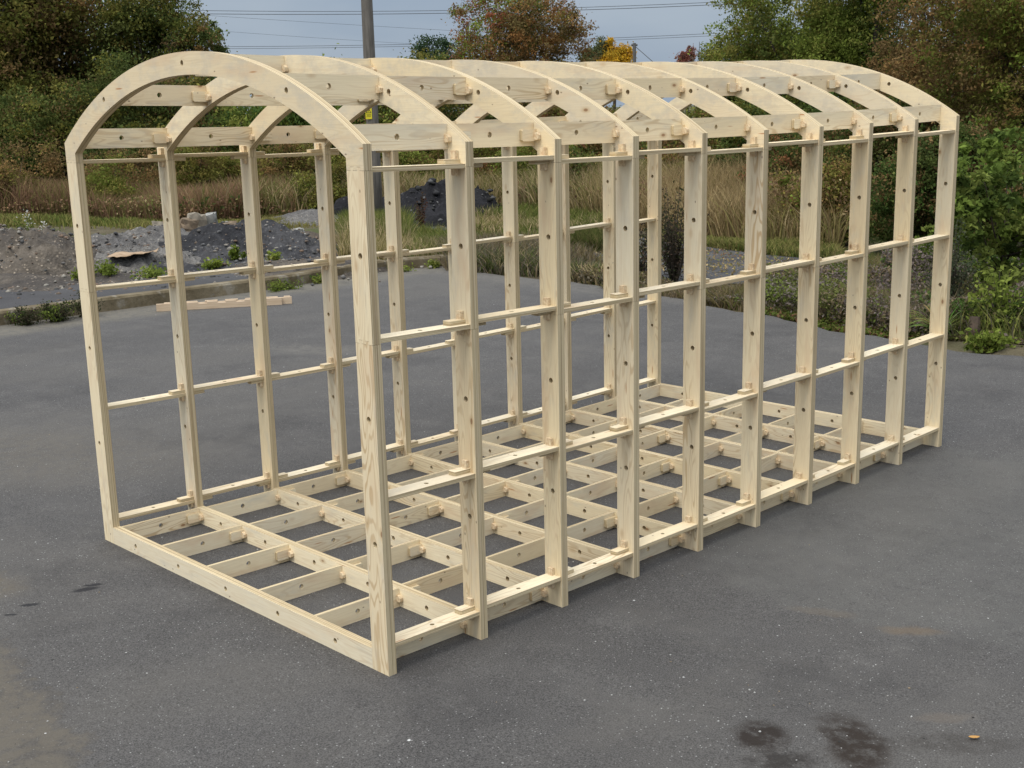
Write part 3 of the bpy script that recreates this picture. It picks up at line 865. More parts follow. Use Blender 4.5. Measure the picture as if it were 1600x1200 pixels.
# scrap of paper, dead leaf
def scrap(name, label, cat, x, y, s, col, seed, curl=0.5, asp=0.6, ang=0.3):
    r = random.Random(seed); V = []; F = []
    n, m = 7, 5
    for i in range(n):
        for j in range(m):
            u = i/(n-1)-.5; v = (j/(m-1)-.5)*asp*(1-(2*u)**2*0.75)
            V.append((u*s, v*s, 0.006+s*curl*(0.35*u*u+0.5*v*v)+r.uniform(0, .02)*s))
    for i in range(n-1):
        for j in range(m-1):
            a = i*m+j; F.append((a, a+m, a+m+1, a+1))
    o = link(name, np_mesh(name, V, F, smooth=True), mat_simple(name+'_mat', col, tuple(q*.8 for q in col), 20, .8), None, (x, y, 0.004))
    o.rotation_euler = (0, 0, ang); sol = o.modifiers.new('thick', 'SOLIDIFY'); sol.thickness = 0.0015
    tag(o, label, cat)
scrap('paper_scrap', 'small white paper scrap on the asphalt left of the frame, below the boards', 'paper scrap', -6.35, 4.15, 0.11, (.72, .72, .70), 1, .5, .6, .7)
scrap('dead_leaf', 'orange brown dead leaf lying on the asphalt in the right foreground', 'leaf', 5.174, 1.313, 0.045, (.42, .23, .07), 2, .5, .5, .8)

# ------------------------------------------------------------------ foliage machinery
LEAFM = mat_attr('foliage_leaves', 0.8, 0.38, 0.08)
GRASSM = mat_attr('grass_blades', 0.85, 0.35, 0.05)
BARK = mat_simple('tree_bark', (0.075, 0.060, 0.045), (0.04, 0.033, 0.025), 9, 0.9, 0.5, 0, (1, 1, .25))

def leaves(r, C, cols, size, asp=0.55, up=0.35):
    """one folded leaf (two triangles sharing the midrib as a quad) per centre; returns V,F,Col"""
    n = len(C)
    d = r.randn(n, 3); d /= np.linalg.norm(d, axis=1)[:, None]          # leaf axis
    nn = r.randn(n, 3); nn[:, 2] = np.abs(nn[:, 2])+up
    s = np.cross(d, nn); s /= np.linalg.norm(s, axis=1)[:, None]+1e-9
    nn = np.cross(s, d)
    L = size*(0.6+0.8*r.rand(n))[:, None]
    a = C-d*L*.5; b = C+d*L*.5
    l = C+s*L*asp*.5+nn*L*0.10; q = C-s*L*asp*.5+nn*L*0.10
    V = np.stack([a, l, b, q], 1).reshape(-1, 3)
    i = np.arange(n)*4
    F = np.stack([i, i+1, i+2, i+3], -1)
    return V, F, np.repeat(cols, 4, 0)

def tube(bm, pts, rad, seg=6):
    rings = []
    for i, p in enumerate(pts):
        p = Vector(p)
        t = (Vector(pts[min(i+1, len(pts)-1)])-Vector(pts[max(i-1, 0)])).normalized()
        a = t.orthogonal().normalized(); b = t.cross(a)
        rings.append([bm.verts.new(p+(a*math.cos(2*PI*q/seg)+b*math.sin(2*PI*q/seg))*rad[i]) for q in range(seg)])
    for A, B in zip(rings[:-1], rings[1:]):
        for q in range(seg):
            bm.faces.new((A[q], A[(q+1) % seg], B[(q+1) % seg], B[q]))
    bm.faces.new(rings[0][::-1]); bm.faces.new(rings[-1])

def palette_pick(r, n, pal):
    pal = np.array(pal); idx = r.randint(len(pal), size=n); return pal[idx]

def tree(name, label, cat, u, D, width, height, pal, nleaf, leaf, seed, bottom=0.12, lobes=12, spiky=0.0, group=None, clump=0.34, depth=None, xy=None, trunk=True, pal2=None):
    if trunk and name == 'hedge_shrub': trunk = True
    nleaf = int(nleaf*1.9); leaf = leaf*0.86
    r = np.random.RandomState(seed)
    x0, y0 = (at(u, D)[:2] if xy is None else xy)
    rx = width/2; rz = height*(1-bottom)/2; zc = height*bottom+rz; ry = (depth/2 if depth else rx)
    root = empty(name, (x0, y0, float(base_z(np.array(x0), np.array(y0)))))
    tag(root, label, cat, group)
    # lobes
    L = []
    for i in range(lobes):
        th = r.uniform(0, 2*PI); zz = r.uniform(-1, 0.95)
        hr = math.sqrt(max(0, 1-min(1, abs(zz))**2.2))
        q = r.uniform(.45, .78)
        L.append((math.cos(th)*hr*q*rx, math.sin(th)*hr*q*ry, zc+zz*rz*0.78, r.uniform(.28, .46)*min(rx, rz)*1.15))
    L.append((0, 0, zc, 0.55*min(rx, rz)))
    for i in range(int(spiky)):   # upright shoots
        th = r.uniform(0, 2*PI); q = r.uniform(0, .8)
        L.append((math.cos(th)*q*rx, math.sin(th)*q*ry, zc+rz*(1.02-0.5*q*q)+r.uniform(-.1, .18)*rz, r.uniform(.10, .16)*min(rx, rz)))
    L = np.array(L)
    w = L[:, 3]**2; w /= w.sum()
    ncl = max(30, int(nleaf/55))
    li = r.choice(len(L), ncl, p=w)
    dirs = r.randn(ncl, 3); dirs /= np.linalg.norm(dirs, axis=1)[:, None]
    rad = L[li, 3]*(0.55+0.5*r.rand(ncl)**0.6)
    cc = L[li, :3]+dirs*rad[:, None]*np.array([1, 1, .85])
    cc[:, 2] = np.maximum(cc[:, 2], height*bottom*0.4+0.05)
    ccol = palette_pick(r, ncl, pal)*(0.72+0.56*r.rand(ncl))[:, None]
    if pal2 is not None:   # second palette on one side / patch of crown
        f = smoothnoise(seed+50)
        msk = f(cc[:, 0]*1.5, cc[:, 2]*1.5) > 0.05
        ccol[msk] = (palette_pick(r, ncl, pal2)*(0.72+0.56*r.rand(ncl))[:, None])[msk]
    ci = r.randint(ncl, size=nleaf)
    cs = clump*(0.5+r.rand(ncl))
    P = cc[ci]+r.randn(nleaf, 3)*cs[ci][:, None]*np.array([1, 1, .7])*0.5
    P[:, 2] = np.maximum(P[:, 2], 0.03)
    cols = ccol[ci]*(0.75+0.5*r.rand(nleaf))[:, None]
    V, F, C = leaves(r, P, cols, leaf)
    link('crown', np_mesh('crown', V, F, C), LEAFM, root)
    if trunk:
        bm = bmesh.new(); rr = random.Random(seed)
        tr = max(0.03, height*0.018)
        top = (rr.uniform(-.1, .1)*rx, rr.uniform(-.1, .1)*ry, zc+rz*0.3)
        pts = [(0, 0, -0.1), (rr.uniform(-.05, .05), rr.uniform(-.05, .05), zc*0.35), (top[0]*.6, top[1]*.6, zc*.75), top]
        tube(bm, pts, [tr*1.25, tr, tr*.7, tr*.3])
        for q in L[:min(len(L), 12)]:
            s = Vector(pts[1]).lerp(Vector(pts[2]), rr.random())
            e = Vector(q[:3]); md = s.lerp(e, .5)+Vector((0, 0, -0.06*height*rr.random()))
            tube(bm, [s, md, e], [tr*.42, tr*.28, tr*.1], 5)
        me = bpy.data.meshes.new('trunk'); bm.to_mesh(me); bm.free()
        link('trunk', me, BARK, root)
    return root

OLIVE = [(.165, .165, .036), (.195, .18, .045), (.125, .14, .032), (.22, .185, .05)]
DARKG = [(.085, .115, .030), (.105, .135, .036), (.07, .095, .028), (.125, .14, .04)]
BROWN = [(.215, .14, .06), (.18, .125, .055), (.25, .155, .06), (.155, .12, .046)]
GREEN = [(.155, .20, .036), (.19, .235, .045), (.13, .17, .032), (.22, .235, .055)]
RED = [(.34, .085, .04), (.28, .10, .05), (.25, .12, .055), (.40, .11, .05)]
IVY = [(.07, .12, .028), (.09, .14, .036), (.06, .095, .026)]
TG = 'trees behind the rough grass'
# left wood
tree('broadleaf_tree', 'brownish leafy tree at the far left edge of the photo', 'tree', -70, 45, 9.5, 11.5, OLIVE+OLIVE+BROWN[:2], 30000, .17, 101, .1, 20, group=TG, clump=.6)
tree('broadleaf_tree', 'tall brown and olive tree, second from the left edge', 'tree', 60, 47, 8.0, 10.8, BROWN[:2]+OLIVE+DARKG, 30000, .16, 102, .1, 20, 6, group=TG, clump=.55, pal2=OLIVE)
tree('broadleaf_tree', 'tall yellow green and brown tree above the arch left shoulder', 'tree', 180, 47, 7.0, 10.2, OLIVE+BROWN, 28000, .15, 103, .1, 20, 6, group=TG, clump=.5, pal2=DARKG)
tree('broadleaf_tree', 'dark green tree sloping down behind the front arch', 'tree', 258, 46, 4.2, 7.6, DARKG+OLIVE, 20000, .13, 104, .08, 16, 8, group=TG, clump=.4)
tree('sapling', 'thin twiggy sapling with open shoots beside the power lines', 'tree', 335, 45, 3.3, 5.7, DARKG+BROWN, 9000, .12, 105, .1, 10, 12, group=TG, clump=.22)
# dark shrubs under the wood
SG = 'shrubs along the foot of the trees'
tree('hedge_shrub', 'dark ivy-covered thicket at the left edge below the tall trees', 'shrub', -20, 41, 6.5, 3.6, OLIVE[:2]+DARKG+BROWN[:1], 14000, .13, 120, .0, 14, group=SG, clump=.4)
tree('hedge_shrub', 'dark thicket behind the front left post', 'shrub', 110, 42, 5.5, 3.9, DARKG+OLIVE[:2]+BROWN[1:2], 13000, .13, 121, .0, 14, group=SG, clump=.4)
tree('hedge_shrub', 'dark green thicket seen through the first roof bay', 'shrub', 235, 41.5, 5.0, 4.3, OLIVE[:1]+DARKG, 13000, .13, 122, .0, 14, group=SG, clump=.4)
tree('hedge_shrub', 'dark shrub seen through the second and third roof bays', 'shrub', 350, 41, 5.2, 4.2, DARKG+OLIVE[:2]+BROWN[:2], 20000, .13, 123, .0, 14, group=SG, clump=.4)
tree('hedge_shrub', 'bright green shrub left of the utility pole', 'shrub', 455, 40, 5.0, 3.7, GREEN+IVY, 18000, .13, 124, .0, 14, group=SG, clump=.4)
tree('hedge_shrub', 'green and brown shrub directly behind the utility pole', 'shrub', 570, 41, 5.2, 3.9, GREEN+BROWN+DARKG, 17000, .13, 125, .0, 14, group=SG, clump=.4)
tree('hedge_shrub', 'olive shrub right of the utility pole', 'shrub', 680, 42, 5.2, 4.2, OLIVE+DARKG, 17000, .13, 126, .0, 14, group=SG, clump=.4)
tree('hedge_shrub', 'brown tinged shrub below the red autumn tree', 'shrub', 790, 43, 5.2, 4.1, BROWN+DARKG, 17000, .13, 127, .0, 14, group=SG, clump=.4)
tree('hedge_shrub', 'reddish shrub right of the black heap', 'shrub', 890, 42, 4.4, 3.2, BROWN+RED[2:3]+OLIVE, 11000, .12, 128, .0, 14, group=SG, clump=.36)
tree('hedge_shrub', 'low mixed green shrub behind the fifth bay', 'shrub', 985, 40, 4.2, 2.45, GREEN+BROWN+OLIVE, 11000, .12, 129, .0, 14, group=SG, clump=.36)
tree('hedge_shrub', 'low dark green shrub at the left foot of the right-hand trees', 'shrub', 1085, 37, 3.9, 2.5, IVY+DARKG, 11000, .11, 130, .0, 14, group=SG, clump=.36)
# bushes standing in the dry grass
for bi, (u_, D_, w_, h_, pal_, lb_) in enumerate([
    (25, 35.0, 3.0, 1.9, BROWN+OLIVE[:1], 'reddish brown bramble clump in the dry grass at the left edge'),
    (172, 34.5, 1.5, 1.5, GREEN[:2]+OLIVE, 'small green bush in the dry grass through the first left bay'),
    (185, 37.5, 3.4, 1.6, BROWN+DARKG[:1], 'dark brown bramble patch behind the small green bush'),
    (310, 36.5, 3.4, 1.9, OLIVE+BROWN[:1], 'olive weedy clump in the dry grass through the second left bay'),
    (455, 36.0, 3.0, 1.7, OLIVE+BROWN, 'brownish olive clump in the dry grass through the third left bay'),
    (510, 34.0, 1.9, 1.5, GREEN[2:]+OLIVE, 'green clump in the dry grass left of the utility pole'),
    (650, 36.5, 3.6, 2.0, GREEN+OLIVE+BROWN[:1], 'green and yellow weed clump behind the top of the black heap'),
    (775, 35.5, 2.8, 1.9, BROWN+RED[2:3]+OLIVE, 'rusty brown clump in the dry grass right of the black heap'),
    (850, 34.0, 2.6, 1.9, GREEN+OLIVE, 'green thistly clump in the dry grass behind the third rib'),
    (905, 31.5, 2.2, 1.5, DARKG+OLIVE+BROWN[:1], 'dark green clump in the dry grass right of the third rib'),
    (1085, 31.5, 3.0, 2.0, RED[2:3]+BROWN+OLIVE, 'purplish brown clump at the back of the dry grass behind the fifth rib'),
    (1230, 27.5, 2.4, 1.8, RED[2:3]+BROWN+DARKG, 'dark red-brown clump behind the seventh rib'),
    (1300, 23.6, 2.0, 1.3, OLIVE+BROWN+GREEN[:1], 'ragged yellow green and brown clump behind the eighth rib')]):
    tree('bramble_clump', lb_, 'shrub', u_, D_, w_, h_, pal_, int(3200*w_), .085, 400+bi, .0, 9, 8, group='clumps in the dry grass', clump=.26)
# centre skyline
tree('evergreen_tree', 'dark blunt evergreen on the skyline left of the red autumn tree', 'tree', 704, 63, 3.9, 6.5, [(.035, .065, .03), (.05, .08, .036)], 9000, .14, 140, .05, 12, group=TG, clump=.4)
tree('autumn_tree', 'red and brown autumn tree with upright shoots on the skyline', 'tree', 824, 56, 6.6, 7.4, BROWN+[(.26, .13, .045), (.17, .16, .04)], 40000, .13, 141, .04, 34, 22, group=TG, clump=.4, pal2=RED[1:3]+GREEN[:2]+BROWN[:2])
tree('poplar_tree', 'small grey green tree on the far skyline, left of the yellow one', 'tree', 951, 108, 2.7, 8.0, [(.12, .14, .06), (.14, .15, .07)], 5000, .2, 142, .66, 10, 3, group=TG, clump=.4)
tree('maple_tree', 'small golden yellow autumn tree on the far skyline', 'tree', 972, 107, 3.0, 8.0, [(.60, .36, .03), (.52, .29, .025), (.42, .28, .03)], 6000, .2, 143, .66, 10, 2, group=TG, clump=.4)
tree('far_tree', 'tiny brick red tree top on the far skyline', 'tree', 1084, 98, 1.4, 7.15, [(.27, .11, .08), (.22, .11, .08)], 1500, .16, 144, .74, 6, group=TG, clump=.25)
tree('sapling', 'thin dark sapling between the brick red tree and the right-hand trees', 'tree', 1103, 60, 0.9, 5.2, DARKG+BROWN, 700, .10, 145, .3, 5, 5, group=TG, clump=.16)
# right wood
tree('broadleaf_tree', 'rounded olive green tree at the left end of the right-hand trees', 'tree', 1187, 37, 3.4, 5.2, GREEN+OLIVE, 36000, .10, 150, .02, 26, 12, group=TG, clump=.3)
tree('broadleaf_tree', 'tall dense green tree behind the far end of the frame', 'tree', 1262, 35, 3.9, 7.4, GREEN+DARKG+OLIVE, 34000, .10, 151, .05, 22, 6, group=TG, clump=.32)
tree('broadleaf_tree', 'tall green and brown tree above the last rib', 'tree', 1370, 32, 4.0, 7.6, OLIVE+DARKG+BROWN[:1], 34000, .10, 152, .04, 22, 4, group=TG, clump=.32, pal2=GREEN)
tree('broadleaf_tree', 'reddish brown autumn tree in the upper right corner', 'tree', 1500, 27, 3.9, 6.6, BROWN+BROWN+OLIVE, 42000, .085, 153, .03, 24, 4, group=TG, clump=.26, pal2=BROWN)
tree('broadleaf_tree', 'brown leaved tree cut off by the right edge', 'tree', 1640, 23, 4.2, 6.6, BROWN+OLIVE+GREEN[:1], 40000, .08, 154, .03, 24, 4, group=TG, clump=.25)
tree('hedge_shrub', 'ivy dark thicket seen through the eighth bay', 'shrub', 1240, 30, 4.0, 2.9, IVY+DARKG+OLIVE[:1], 20000, .09, 155, .0, 16, group=SG, clump=.26)
tree('hedge_shrub', 'dark brownish thicket seen through the last bay', 'shrub', 1370, 25.5, 3.6, 2.6, IVY[:2]+BROWN+DARKG+OLIVE[:1], 24000, .075, 156, .0, 16, group=SG, clump=.22)
tree('hedge_shrub', 'dark bramble thicket right of the last rib, below the brown trees', 'shrub', 1490, 21, 3.2, 2.15, IVY[:2]+DARKG+BROWN[:2], 26000, .07, 157, .0, 16, group=SG, clump=.2)
tree('leafy_bush', 'bright green broad-leaved bush at the right edge beside the last rib', 'bush', 1590, 15.8, 1.9, 2.15, [(.13, .18, .035), (.10, .145, .03), (.18, .22, .05), (.07, .105, .025)], 4800, .10, 158, .05, 14, group=None, clump=.12)

# ------------------------------------------------------------------ grass and weeds (stuff)
def sample_poly(r, pts, n):
    P = np.array(pts); mn, mx = P.min(0), P.max(0); out = np.zeros((0, 2))
    while len(out) < n:
        q = mn+(mx-mn)*r.rand(n*2, 2)
        ins = np.zeros(len(q), bool); j = len(P)-1
        for i in range(len(P)):
            xi, yi = P[i]; xj, yj = P[j]
            with np.errstate(divide='ignore', invalid='ignore'):
                c = ((yi > q[:, 1]) != (yj > q[:, 1])) & (q[:, 0] < (xj-xi)*(q[:, 1]-yi)/(yj-yi)+xi)
            ins ^= c; j = i
        out = np.concatenate([out, q[ins]])
    return out[:n]

def blades(name, label, poly, n, hmin, hmax, wid, pal, seed, lean=0.25, patch=1.0, zoff=0.0, keep=None, hv_amp=0.55):
    r = np.random.RandomState(seed)
    P = sample_poly(r, poly, n)
    f = smoothnoise(seed+9); g = smoothnoise(seed+17)
    if keep is not None:
        P = P[(smoothnoise(seed+40)(P[:, 0]*.8, P[:, 1]*.8)+0.25*r.randn(n)) > keep]; n = len(P)
    pv = f(P[:, 0]*patch, P[:, 1]*patch); hv = g(P[:, 0]*patch*1.3, P[:, 1]*patch*1.3)
    pal = np.array(pal); m = len(pal)
    idx = np.clip(((pv*0.32+0.5)*m+r.randn(n)*0.8).astype(int), 0, m-1)
    col = pal[idx]*(0.65+0.7*r.rand(n))[:, None]
    h = (hmin+(hmax-hmin)*r.rand(n))*(0.9+hv_amp*np.clip(hv, -1, 1))
    a = r.uniform(0, 2*PI, n); w = wid*(0.6+0.8*r.rand(n))
    dx, dy = np.cos(a)*w, np.sin(a)*w
    z = base_z(P[:, 0], P[:, 1])+zoff
    lx, ly = r.randn(n)*lean*h, r.randn(n)*lean*h
    b0 = np.stack([P[:, 0]-dx/2, P[:, 1]-dy/2, z], -1); b1 = np.stack([P[:, 0]+dx/2, P[:, 1]+dy/2, z], -1)
    m0 = np.stack([P[:, 0]+lx*.35-dx*.4, P[:, 1]+ly*.35-dy*.4, z+h*.6], -1); m1 = np.stack([P[:, 0]+lx*.35+dx*.4, P[:, 1]+ly*.35+dy*.4, z+h*.6], -1)
    t = np.stack([P[:, 0]+lx, P[:, 1]+ly, z+h], -1)
    V = np.stack([b0, b1, m1, m0, t], 1).reshape(-1, 3)
    i = np.arange(n)*5
    T1 = np.concatenate([np.stack([i, i+1, i+2], -1), np.stack([i, i+2, i+3], -1), np.stack([i+3, i+2, i+4], -1)])
    o = link(name, np_mesh(name, V, T1, np.repeat(col, 5, 0)), GRASSM); tag(o, label, None, None, 'stuff'); return o

STRAW = [(.38, .29, .15), (.31, .23, .115), (.24, .21, .08), (.43, .34, .19), (.16, .17, .052), (.29, .19, .105), (.25, .15, .095), (.20, .18, .065)]
LUSH = [(.125, .18, .036), (.16, .20, .046), (.11, .145, .034), (.20, .20, .06)]
WEED = [(.11, .14, .036), (.14, .155, .045), (.17, .14, .06), (.20, .155, .095), (.16, .14, .10), (.09, .115, .032)]
blades('tall_dry_grass', 'tall dry brown grass below the left trees', uD([(-160, 33.5), (120, 33.5), (300, 31.5), (420, 33), (560, 34), (660, 35), (660, 42), (300, 44), (-160, 45)]), 110000, .35, 1.35, .026, STRAW, 201, .34, .4)
blades('tall_dry_grass', 'tall dry brown grass behind the black heap and the gravel', uD([(560, 33.5), (800, 32.5), (960, 27.8), (1120, 24.6), (1250, 22.8), (1330, 22.0), (1330, 33), (1050, 38), (800, 41), (560, 41)]), 110000, .3, 1.25, .022, STRAW, 202, .34, .4)
blades('short_green_grass', 'short green grass strip in front of the dry grass', uD([(-160, 29.5), (100, 29.5), (250, 29), (420, 28.5), (520, 28), (560, 33), (300, 34), (-160, 34.5)]), 40000, .06, .26, .028, LUSH[2:]+STRAW[2:3]+STRAW[7:]+[(.17, .19, .06)], 203, .45, .8, keep=-.15)
blades('rough_grass', 'rough olive grass around the utility pole', uD([(530, 21.6), (610, 21.0), (645, 22.5), (640, 27), (600, 29), (540, 30.5)]), 18000, .12, .5, .018, STRAW[2:5]+LUSH[2:]+WEED[:2], 204, .3, .9)
blades('rough_grass', 'lower rough grass right of the utility pole', uD([(640, 21.5), (760, 22.0), (770, 25), (640, 26.5)]), 12000, .06, .32, .018, STRAW[2:5]+LUSH[2:]+WEED[:2], 214, .4, .9)
blades('verge_weeds', 'mixed low weeds between the yard edge and the gravel', uD([(700, 20.8), (850, 19.9), (960, 18.6), (960, 20.4), (880, 22.6), (780, 23.8), (690, 23.5)]), 15000, .06, .34, .018, WEED+STRAW[3:4], 205, .5, 1.2)
blades('verge_weeds', 'green weedy strip along the yard edge behind the middle bays', uD([(950, 18.15), (1100, 16.9), (1230, 15.6), (1320, 14.9), (1330, 16.6), (1230, 17.0), (1080, 17.7), (950, 18.7)]), 14000, .04, .2, .016, WEED+LUSH[:1], 206, .6, 1.4)
blades('rough_grass', 'straw and green grass right of the black heap', uD([(740, 26.5), (860, 25.5), (1000, 27), (1000, 30), (900, 33), (760, 33.5)]), 24000, .1, .55, .024, STRAW[1:5]+LUSH[2:]+WEED[:2], 215, .4, .9)
blades('grass_islands', 'grass strip across the gravel beyond the far bays', uD([(870, 23.6), (1000, 22.2), (1000, 23.3), (880, 24.9)]), 9000, .06, .3, .022, [(.12, .12, .04), (.09, .11, .03), (.14, .12, .05)], 207, .3, 1.0)
blades('short_green_grass', 'bright green grass strip before the dry grass at the far bays', uD([(1030, 24.8), (1200, 22.0), (1330, 20.6), (1330, 22.4), (1200, 24.6), (1030, 27.5)]), 20000, .06, .26, .022, LUSH[2:]+STRAW[2:3]+WEED[:2]+[(.15, .15, .05)], 208, .5, 1.0, keep=-.3)
blades('verge_weeds', 'dense weedy verge right of the last rib', uD([(1290, 15.2), (1400, 14.2), (1500, 13.6), (1700, 13.0), (1700, 19), (1500, 20.5), (1320, 21)]), 16000, .05, .32, .011, WEED+LUSH[3:], 209, .6, 1.4)

def ground_leaves(name, label, poly, n, zmax, leaf, pal, seed, patch=1.2, keep=None):
    r = np.random.RandomState(seed); P = sample_poly(r, poly, n)
    if keep is not None:
        P = P[smoothnoise(seed+40)(P[:, 0]*.9, P[:, 1]*.9) > keep]; n = len(P)
    f = smoothnoise(seed+3); g = smoothnoise(seed+5)
    hv = np.clip(0.5+0.45*f(P[:, 0]*patch*1.6, P[:, 1]*patch*1.6), 0.08, 1.3)
    z = base_z(P[:, 0], P[:, 1])+hv*zmax*r.rand(n)**0.6
    pal = np.array(pal); m = len(pal)
    idx = np.clip(((g(P[:, 0]*patch, P[:, 1]*patch)*.35+.5)*m+r.randn(n)*.9).astype(int), 0, m-1)
    col = pal[idx]*(0.65+0.7*r.rand(n))[:, None]
    V, F, C = leaves(r, np.stack([P[:, 0], P[:, 1], z], -1), col, leaf, .6, .8)
    o = link(name, np_mesh(name, V, F, C), LEAFM); tag(o, label, None, None, 'stuff')
MAUVE = [(.22, .18, .165), (.19, .16, .14)]
LP = uD([(-160, 33.3), (120, 33.3), (300, 31.3), (420, 32.8), (560, 33.8), (660, 35), (660, 42), (300, 44), (-160, 45)])
RP = uD([(560, 33.3), (800, 32.2), (960, 28.2), (1120, 25.2), (1250, 23.8), (1340, 22.5), (1340, 33), (1050, 38), (800, 41), (560, 41)])
for nm, poly, sd_ in (('left', LP, 230), ('right', RP, 231)):
    ground_leaves('dry_seed_heads', 'tangle of dry seed heads and stalks in the tall brown grass, %s part' % nm, poly, 90000, 1.35, .075, STRAW+[(.18, .10, .07), (.10, .12, .04)], sd_, .5)
    ground_leaves('tangled_weeds', 'green and reddish weeds among the tall brown grass, %s part' % nm, poly, 26000, 1.0, .10, [(.09, .12, .035), (.07, .10, .03), (.17, .09, .06), (.12, .13, .04)], sd_+4, .9, 0.25)
VG = uD([(1200, 15.95), (1260, 15.3), (1330, 14.6), (1400, 14.1), (1500, 13.55), (1700, 13.0), (1700, 19), (1500, 20.5), (1345, 20), (1300, 17.6), (1200, 17.2)])
ground_leaves('low_herbs', 'low leafy herbs and mauve seed heads on the right verge', VG, 90000, .5, .05, [LUSH[0], DARKG[1], GREEN[2], LUSH[2], WEED[0], MAUVE[0], WEED[3], DARKG[3], WEED[1], MAUVE[1], LUSH[1]], 220, 1.6)
ground_leaves('dense_herbs', 'taller dark herbs and mauve heads right of the last rib', uD([(1380, 14.5), (1500, 13.9), (1700, 13.4), (1700, 18), (1500, 19), (1400, 18)]), 60000, .85, .05, DARKG+[IVY[0], IVY[2], GREEN[2], MAUVE[0], MAUVE[1], WEED[3]]+IVY, 226, 1.3)
ground_leaves('creeping_weeds', 'creeping green leaves spilling over the asphalt edge on the right', uD([(1180, 15.9), (1330, 14.45), (1500, 13.4), (1700, 12.85), (1700, 13.7), (1500, 14.3), (1330, 15.4), (1180, 16.6)]), 22000, .13, .05, DARKG+GREEN[2:3]+LUSH[2:3]+[(.16, .09, .05), (.13, .10, .06)], 224, 1.5, -.35)
ground_leaves('low_herbs', 'low leafy herbs along the yard edge behind the middle bays', uD([(700, 20.9), (850, 20.0), (1000, 17.95), (1150, 16.4), (1230, 15.7), (1230, 17.0), (1050, 18.4), (880, 21.8), (700, 23.0)]), 34000, .24, .045, WEED+MAUVE+LUSH[:2]+GREEN[:2], 221, 1.5)
ground_leaves('ground_litter', 'weeds and litter on the gravel hardstanding', uD([(640, 25), (900, 20.8), (1250, 18.4), (1330, 20), (1000, 26), (700, 30)]), 7000, .10, .05, WEED+STRAW, 222)

# ------------------------------------------------------------------ single plants
def small_plant(name, label, cat, xy, w, h, n, leaf, pal, seed, group=None, z=None):
    r = np.random.RandomState(seed)
    root = empty(name, (xy[0], xy[1], z if z is not None else float(base_z(np.array(xy[0]), np.array(xy[1])))))
    tag(root, label, cat, group)
    ns = max(5, int(n/60)); bm = bmesh.new(); C = []; cols = []
    pal = np.array(pal)
    for i in range(ns):
        a = r.uniform(0, 2*PI); q = r.uniform(0, 1)**.6
        e = np.array([math.cos(a)*q*w/2, math.sin(a)*q*w/2, h*(0.45+0.55*r.rand())*(1.1-0.45*q)])
        md = e*np.array([.45, .45, .55])
        tube(bm, [(e[0]*.1, e[1]*.1, -0.02), tuple(md), tuple(e)], [.007, .005, .002], 4)
        m = int(n/ns); t = r.rand(m)[:, None]**.7
        pts = np.where(t < .5, md*2*t, md+(e-md)*(2*t-1))+r.randn(m, 3)*w*0.07
        C.append(pts); cols.append(pal[r.randint(len(pal))]*(0.7+0.6*r.rand(m))[:, None])
    C = np.concatenate(C); C[:, 2] = np.maximum(C[:, 2], .01)
    V, F, K = leaves(r, C, np.concatenate(cols), leaf)
    link('foliage', np_mesh('foliage', V, F, K), LEAFM, root)
    me = bpy.data.meshes.new('stem'); bm.to_mesh(me); bm.free()
    link('stem', me, BARK, root)
    return root
DK = [(.045, .05, .022), (.06, .05, .03), (.035, .045, .018), (.05, .07, .02)]
small_plant('kerb_weed', 'dark bushy weed against the kerb near the front left post', 'weed', (-8.85, 3.75), .62, .34, 1500, .035, DK+GREEN[:1], 301, 'weeds by the kerb', 0.005)
small_plant('kerb_weed', 'dark twiggy weed against the kerb, left half of the dark pair', 'weed', (-8.9, 3.3), .5, .27, 1100, .032, DK+GREEN[:1], 302, 'weeds by the kerb', 0.005)
small_plant('kerb_weed', 'dark weed sprig growing up beside the front left post at the kerb', 'weed', (-8.88, 4.15), .45, .36, 800, .032, DK, 307, 'weeds by the kerb', 0.005)
small_plant('kerb_weed', 'low spreading green weed at the kerb foot right of the third left post', 'weed', (-8.85, 7.3), .7, .13, 700, .04, GREEN+WEED[:2], 303, 'weeds by the kerb', 0.005)
small_plant('kerb_weed', 'small upright green weed at the kerb foot before the fourth left post', 'weed', (-8.98, 8.15), .42, .17, 420, .04, IVY+GREEN, 304, 'weeds by the kerb', 0.005)
small_plant('kerb_weed', 'low green weed at the kerb foot right of the fifth left post', 'weed', (-9.0, 9.75), .5, .12, 400, .045, GREEN, 305, 'weeds by the kerb', 0.005)
small_plant('kerb_weed', 'tiny green weed at the right end of the kerb', 'weed', (-8.95, 10.45), .4, .14, 380, .045, GREEN, 306, 'weeds by the kerb', 0.005)
def hz(i, u, D):
    x, y, _ = at(u, D); return (x, y), max(heaps[i][1](x, y), float(base_z(np.array(x), np.array(y))))
YG = [(.17, .21, .03), (.14, .18, .03), (.10, .14, .02)]
p_, z_ = hz(2, 364, 21.2); small_plant('ragwort_plant', 'rounded yellow green plant on the dark planings', 'plant', p_, .34, .30, 420, .06, YG, 310, None, z_)
